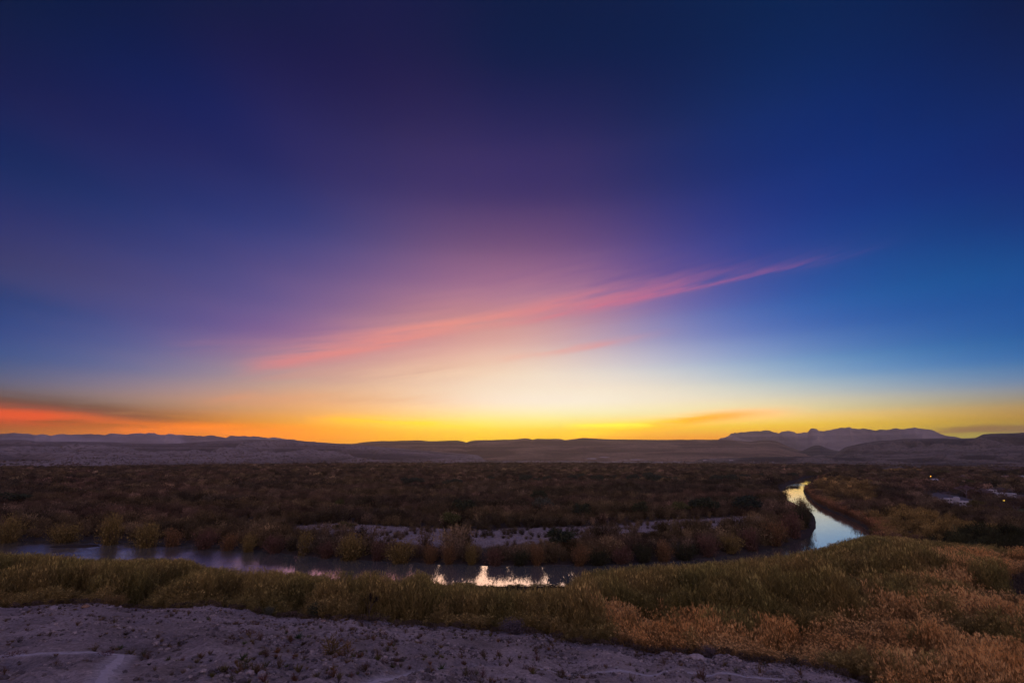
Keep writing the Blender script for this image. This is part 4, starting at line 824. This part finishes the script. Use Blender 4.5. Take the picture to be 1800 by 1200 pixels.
car(1755, 882, .2, M_CARB, 'silver car parked by the right trailer row'); car(1650, 888, .5, M_CARB, 'silver car at the left end of the long white trailer'); car(1798, 887, -.2, M_WHITE, 'white car at the right edge of the camp')
r = root_at('cabin', 1643, 850, .15, 'small pale cabin beside the lit lamp', 'building'); box('wall', (5.2, 4.0, 2.7), (0, 0, 1.35), M_WHITE, r)
bm = bmesh.new(); vs_ = [bm.verts.new(v) for v in [(-2.9, -2.4, 2.7), (2.9, -2.4, 2.7), (2.9, 2.4, 2.7), (-2.9, 2.4, 2.7), (-2.9, 0, 3.9), (2.9, 0, 3.9)]]
for f in [(0, 1, 5, 4), (2, 3, 4, 5), (0, 4, 3), (1, 2, 5), (3, 2, 1, 0)]: bm.faces.new([vs_[i] for i in f])
me = bpy.data.meshes.new('roof'); bm.to_mesh(me); bm.free(); obj('roof', me, M_ROOF, r); box('door', (.9, .06, 2.0), (-1.2, -2.02, 1.02), M_GREYMETAL, r); box('window', (1.1, .06, .9), (1.1, -2.02, 1.6), M_DARKGLASS, r)
def glow_mat(name, c_, st):
    def bld(q, out):
        e = q.n('ShaderNodeEmission'); e.inputs[0].default_value = (*c_, 1); e.inputs[1].default_value = st; q.nt.links.new(e.outputs[0], out.inputs[0])
    return mat(name, bld)
def lamp(x, y, h, c_, st, label):
    r = root_at('street_lamp', x, y, 0, label, 'lamp'); p = PB(); p.tube((0, 0, 0), (0, 0, h), .09, .06, 8); obj('pole', p.mesh('pole'), M_GREYMETAL, r); hd = box('lamp_head', (.5, .5, .14), (0, 0, h + .45), M_GREYMETAL, r, .03)
    bm = bmesh.new(); bmesh.ops.create_icosphere(bm, subdivisions=2, radius=.36); bmesh.ops.translate(bm, verts=bm.verts, vec=(0, 0, h + .12)); me = bpy.data.meshes.new('globe'); bm.to_mesh(me); bm.free(); obj('globe', me, glow_mat('lamp_glow', c_, st), hd)
lamp(1638, 850, 5.6, (1.0, .40, .03), 2.8, 'lamp glowing orange on a tall post beside the pale cabin'); lamp(1767, 891, 3.0, (1.0, .62, .08), 1.0, 'low lamp glowing yellow among the right-hand trailers')
def sheet(name, px_poly, m, dz):
    V = np.array([at(x, y, 1.6) for x, y in px_poly]); bm = bmesh.new(); f = bm.faces.new([bm.verts.new((*v, 0)) for v in V]); bmesh.ops.triangulate(bm, faces=[f])
    for _ in range(4): bmesh.ops.subdivide_edges(bm, edges=bm.edges[:], cuts=1, use_grid_fill=True)
    co = np.array([v.co[:] for v in bm.verts]); zz = ground_z(co[:, 0], co[:, 1]) + dz
    for v, z_ in zip(bm.verts, zz): v.co.z = z_
    me = bpy.data.meshes.new(name); bm.to_mesh(me); bm.free(); return obj(name, me, m, kind='structure')
sheet('camp_road', [(1610, 874), (1648, 865), (1690, 874), (1722, 881), (1735, 869), (1830, 871), (1830, 892), (1790, 892), (1745, 888), (1705, 899), (1655, 893)], M_ROAD, .08)
sheet('lawn', [(1762, 896), (1830, 893), (1830, 908), (1772, 906)], plain('lawn_grass', (.10, .13, .05), .95), .10)

# ------------------------------------------------------------------ small plants and rocks on the near slope
def tuft(name, kind):
    p = PB()
    if kind == 'grass':
        for i in range(70): a = random.uniform(0, 6.28); q = random.random(); p.blade((.05 * math.cos(a), .05 * math.sin(a), 0), (math.cos(a) * (.2 + .8 * q), math.sin(a) * (.2 + .8 * q), 1.1), random.uniform(.22, .5), .022, random.uniform(.6, 1.4), .12)
    elif kind == 'twig':
        for i in range(26):
            d = rdir(1.4); d.z = abs(d.z) + .2; d.normalize(); L = random.uniform(.3, .6); p.blade((0, 0, 0), d, L, .022, random.uniform(.5, .9))
            for k in range(9): q = Vector((0, 0, 0)).lerp(d * L, random.uniform(.35, 1.0)); p.blade(q, d + rdir() * .8, random.uniform(.06, .14), .024, random.uniform(.6, 1.5))
    elif kind == 'rosette':
        for i in range(34): a = i * 2.4; e = random.uniform(.25, 1.3); p.blade((0, 0, .02), (math.cos(a) * math.cos(e), math.sin(a) * math.cos(e), math.sin(e)), random.uniform(.3, .5), .06, random.uniform(.6, 1.5))
    else:
        for i in range(150): d = rdir(.3); q = Vector((d.x * .42, d.y * .42, abs(d.z) * .2)) * random.random() ** .4; p.blade(q, d + Vector((0, 0, .5)), random.uniform(.06, .14), .03, random.uniform(.6, 1.4))
    return p.mesh(name)
TK = {k_: [tuft('%s_plant_%d' % (k_, i), k_) for i in range(3)] for k_ in ('grass', 'twig', 'rosette', 'mat')}
SPEC = {'grass': ('straw_plant', (.22, .15, .07), 'dry straw coloured grass tuft on the stony near slope', 'grass tuft', 'dry grass tufts on the near slope'),
        'twig': ('desert_shrub', (.17, .105, .055), 'small brown twiggy desert shrub on the stony near slope', 'shrub', 'brown twiggy shrubs on the near slope'),
        'rosette': ('spiky_plant', (.10, .12, .05), 'small green spiky rosette plant on the stony near slope', 'plant', 'green spiky plants on the near slope'),
        'mat': ('mat_shrub', (.08, .06, .045), 'low dark cushion shrub on the stony near slope', 'shrub', 'dark cushion shrubs on the near slope')}
def ground_px(x, y): return on_ground(x, y)
def small_plant(kd, X, Y, s, tint=None, label=None, sz=1.0):
    nm, tn_, lb, ct, gp = SPEC[kd]; me = random.choice(TK[kd]); o = obj(nm, me, M_DRY if kd != 'rosette' else M_LEAF, label=label or lb, cat=ct, group=gp); o['tint'] = [float(v) * random.uniform(.75, 1.25) for v in (np.array(tint) * .75 if tint else tn_)]
    o.location = (X, Y, float(ground_z(np.array([X]), np.array([Y]))[0]) - .02); o.scale = (s, s, s * sz); o.rotation_euler = (random.gauss(0, .08), random.gauss(0, .08), random.uniform(0, 6.28))
for kd, x, y, wpx, sz, tn_, lb in [
        ('rosette', 426, 1160, 34, 1.0, (.15, .19, .07), 'wide green spiky plant with pale tips left of centre on the slope'), ('rosette', 524, 1122, 30, .9, (.14, .17, .07), 'bright green spiky plant higher on the slope near the brow'),
        ('twig', 582, 1150, 66, .9, (.34, .20, .11), 'largest brown shrub on the slope, wide and feathery'), ('twig', 612, 1146, 36, 1.0, (.36, .22, .10), 'golden brown shrub touching the right side of the largest one'),
        ('twig', 490, 1174, 28, 1.2, (.30, .20, .09), 'upright tan shrub right below the wide green spiky plant'), ('twig', 450, 1184, 26, 1.0, (.30, .17, .08), 'brown shrub left of the upright tan one'), ('twig', 421, 1182, 22, 1.0, (.33, .19, .08), 'rusty shrub low on the slope under the wide spiky plant'),
        ('twig', 586, 1190, 26, 1.4, (.30, .20, .08), 'tall tan shrub near the bottom edge of the slope'), ('mat', 634, 1178, 20, 1.6, (.14, .09, .05), 'dark round shrub right of the tall tan one'), ('rosette', 651, 1184, 12, 1.6, (.24, .25, .2), 'small pale agave beside the dark round shrub'),
        ('grass', 462, 1198, 30, 1.0, (.28, .19, .09), 'straw tuft cut by the bottom edge, left of centre'), ('mat', 403, 1132, 30, .8, (.15, .10, .08), 'flat dark shrub uphill of the wide spiky plant'), ('mat', 436, 1113, 30, .9, (.18, .10, .08), 'reddish low shrub near the brow of the slope'), ('rosette', 221, 1115, 26, .6, (.10, .12, .06), 'flat green plant above the trail fork'), ('rosette', 296, 1160, 20, .9, (.12, .14, .06), 'green spiky plant right of the trail fork'),
        ('mat', 24, 1152, 40, .6, (.16, .09, .06), 'long dark shrub beside the trail at the left edge'), ('mat', 184, 1150, 30, .8, (.20, .10, .07), 'reddish cushion shrub in the fork of the trail'), ('twig', 682, 1143, 24, .8, (.28, .18, .09), 'tan shrub alone in the middle of the slope'), ('mat', 677, 1145, 16, 1.0, (.14, .10, .06), 'dark shrub touching the tan one mid-slope'),
        ('twig', 1236, 1194, 26, 1.4, (.28, .20, .10), 'forked tan shrub in front of the lower path'), ('twig', 1338, 1186, 22, 1.6, (.28, .20, .10), 'tall thin shrub right of the lower path bend'), ('twig', 1168, 1168, 16, 1.5, (.27, .20, .12), 'thin upright shrub above the lower path'), ('twig', 1275, 1172, 18, 1.1, (.28, .20, .10), 'tan shrub below the pale rocks on the brow'), ('twig', 1294, 1182, 18, 1.0, (.28, .22, .11), 'straw shrub on the edge of the lower path'), ('twig', 1406, 1186, 18, 1.3, (.26, .18, .09), 'upright shrub right of the lone dark boulder'),
        ('twig', 878, 1158, 10, 2.4, (.18, .12, .08), 'thin dark spindly stalk plant in the middle of the slope'), ('twig', 942, 1150, 12, 2.0, (.24, .15, .09), 'tall brown stalk plant right of the thin dark one'), ('twig', 848, 1190, 20, 1.3, (.22, .12, .09), 'dark reddish shrub on the lower path'), ('twig', 818, 1188, 22, 1.2, (.27, .2, .11), 'tan shrub left of the dark reddish one on the path'), ('twig', 897, 1164, 20, .9, (.22, .13, .06), 'small brown shrub with a white stone beside it')]:
    X, Y = ground_px(x, y); z_ = float(ground_z(np.array([X]), np.array([Y]))[0]); m_ = px_size(x, y, z_); small_plant(kd, X, Y, wpx * m_ / .9, tn_, lb, sz)
X, Y = slope_points(9000, 1.02, -47, 42, 26); bx, by = to_px(X, Y, ground_z(X, Y)); pd_ = path_d(X, Y)
k = (bx > -10) & (bx < 1560) & (by < 1206) & (pd_ > .7) & (RNG.random(len(X)) < np.where(bx < 700, 1.0, .55)) & (RNG.random(len(X)) < 2.6 * (fbm(X / 4.5, Y / 4.5, 641, 3) - .36)); X, Y, bx, by = X[k], Y[k], bx[k], by[k]
sz_ = np.exp(RNG.normal(math.log(.42), .45, len(X))); sz_ = np.minimum(sz_, .95); appar = sz_ / np.hypot(X, Y); order = np.argsort(-appar); kinds = RNG.choice(['grass', 'twig', 'mat', 'rosette'], len(X), p=[.42, .34, .19, .05])
for i in order[:260]: small_plant(kinds[i], float(X[i]), float(Y[i]), float(sz_[i]), None, SPEC[kinds[i]][2].replace(' on the stony near slope', (' under the brow of' if by[i] < np.interp(bx[i], [0, 640, 1000, 1500], [1066, 1092, 1126, 1194]) + 18 else ' near the foot of' if by[i] > 1172 else ' half way down')
        + ' the slope, ' + ('far left' if bx[i] < 190 else 'right of the trail fork' if bx[i] < 420 else 'by the largest shrub' if bx[i] < 700 else 'above the lower path' if bx[i] < 1000 else 'at the right end')), random.uniform(.8, 1.3))
rest = order[260:]; T = np.array([SPEC[k_][1] for k_ in kinds[rest]])
scatter('slope_tufts', X[rest], Y[rest], ground_z(X[rest], Y[rest]) - .02, sz_[rest], T * RNG.uniform(.7, 1.3, (len(rest), 1)), protos(TK['grass'][:2] + TK['twig'][:2] + TK['mat'][:1], M_DRY), 'many small dry tufts dotted over the near slope', 'tufts')
BIGROCK = [rock_mesh('rock_%d' % i, 2, .5) for i in range(4)]
for i, (x, y, w, c_, lb) in enumerate([(94, 1070, 20, (.46, .40, .42), 'wide pale slab on the brow at the left'), (150, 1067, 14, (.50, .30, .18), 'orange tinted rock on the brow left of the cane gap'), (192, 1068, 12, (.42, .36, .36), 'grey rounded rock on the brow beside the orange one'),
        (228, 1068, 8, (.50, .28, .14), 'small orange rock on the brow right of the grey one'), (588, 1086, 16, (.46, .38, .38), 'pale rock at the brow below the leafy green shrub'), (568, 1092, 10, (.48, .30, .24), 'small pinkish rock downhill of the leafy shrub'),
        (1226, 1157, 26, (.56, .48, .47), 'pale broken ledge on the brow under the rust reeds'), (1238, 1160, 16, (.52, .44, .42), 'pale block at the right end of the broken ledge'), (1196, 1160, 12, (.48, .40, .38), 'small pale rock left of the broken ledge'), (1252, 1162, 12, (.46, .38, .36), 'pinkish rock just right of the ledge block'),
        (1320, 1150, 18, (.50, .44, .43), 'pale rock capping the little rise on the brow'), (1330, 1157, 12, (.44, .37, .36), 'rock under the pale cap on the little rise'), (1420, 1163, 22, (.52, .45, .44), 'long pale ledge on the brow towards the lower right'), (1436, 1166, 14, (.48, .40, .38), 'rock at the right end of the long pale ledge'),
        (1366, 1184, 15, (.16, .13, .13), 'lone dark boulder on the bare slope at lower right'), (1478, 1176, 16, (.36, .31, .31), 'grey rock at the foot of the lower right brow'), (1490, 1184, 14, (.34, .29, .30), 'grey rock below the one at the lower right brow'), (912, 1163, 7, (.58, .46, .44), 'small white stone beside a brown shrub mid-slope'), (1072, 1171, 9, (.56, .50, .48), 'white stone above the lower path'), (1084, 1173, 8, (.55, .50, .48), 'white stone right beside the other one above the path'),
        (512, 1176, 9, (.13, .11, .13), 'small dark stone on the smooth patch below the shrubs'), (240, 1168, 12, (.52, .42, .40), 'pale stone right of the trail as it runs downhill'), (233, 1172, 10, (.48, .38, .36), 'pinkish stone beside the downhill trail')]):
    X, Y = ground_px(x, y); z_ = float(ground_z(np.array([X]), np.array([Y]))[0]); m_ = px_size(x, y, z_); o = obj('rock', BIGROCK[i % 4], M_STONE, label=lb, cat='rock', group='rocks on the near slope'); o['tint'] = [float(v) for v in c_]
    s_ = w * m_ / 2; o.location = (X, Y, z_ + s_ * .12); o.scale = (s_, s_ * .8, s_ * random.uniform(.7, 1.0)); o.rotation_euler = (random.gauss(0, .15), random.gauss(0, .15), random.gauss(0, .5))

# pale bare ground on the far rise
def on_surface(x, y):
    a, b, c_ = ray(x, y); k = np.linspace(900, 3300, 480); zz = CAM_H + c_ * k - surface_z(a * k, b * k); i = int(np.argmax(zz < 0)); return float(a * k[i]), float(b * k[i])
M_BARE = plain('pale_bare_earth', (.62, .52, .48), .95, spec=.1)
for x, y, w, d_ in [(1040, 806, 22, 40), (1062, 803.5, 20, 34), (1096, 808.5, 18, 22), (1118, 808, 26, 40), (1136, 809.5, 10, 16), (932, 811.5, 7, 10), (975, 812, 10, 14), (988, 810, 6, 18), (1018, 812.5, 9, 8), (1186, 810, 8, 12), (1196, 811, 8, 8), (1238, 808.5, 9, 16), (1254, 806.5, 14, 20), (1286, 809, 8, 10), (1322, 812, 9, 8), (1356, 812.5, 14, 8), (820, 816, 16, 8), (870, 814, 8, 8)]:
    X, Y = on_surface(x, y); hw = w * math.hypot(X, Y) / F_PX * .5; bm = bmesh.new(); vs_ = []; e_ = Vector((Y, -X, 0)).normalized(); f_ = Vector((X, Y, 0)).normalized()
    P_ = [Vector((X, Y, 0)) + e_ * math.cos(t_) * hw * random.uniform(.45, 1.2) + f_ * math.sin(t_) * d_ * random.uniform(.4, 1.2) for t_ in np.linspace(0, 6.283, 22, endpoint=False)]
    Zs = surface_z(np.array([p_.x for p_ in P_] + [X]), np.array([p_.y for p_ in P_] + [Y])); R_ = [bm.verts.new((p_.x, p_.y, z_ + .35)) for p_, z_ in zip(P_, Zs)]; c0 = bm.verts.new((X, Y, Zs[-1] + .8))
    for i in range(22): bm.faces.new((R_[(i + 1) % 22], R_[i], c0))
    me = bpy.data.meshes.new('bare_ground'); bm.to_mesh(me); bm.free(); obj('bare_ground', me, M_BARE, kind='structure')

# ------------------------------------------------------------------ haze over the whole valley
def haze_mat(q, out):
    v = q.n('ShaderNodeVolumePrincipled'); v.inputs['Color'].default_value = (.96, .88, .76, 1); v.inputs['Density'].default_value = 8.5e-5; v.inputs['Anisotropy'].default_value = .62
    q.nt.links.new(v.outputs[0], out.inputs['Volume'])
bm = bmesh.new(); bmesh.ops.create_cube(bm, size=1.0); bmesh.ops.transform(bm, matrix=Matrix.Translation((0, 0, 144)) @ Matrix.Diagonal((13600, 13600, 296, 1)), verts=bm.verts)
hm = bpy.data.meshes.new('haze'); bm.to_mesh(hm); bm.free()
obj('haze', hm, mat('haze_air', haze_mat), kind='stuff', label='thin dusty evening haze filling the valley air', cat='haze')
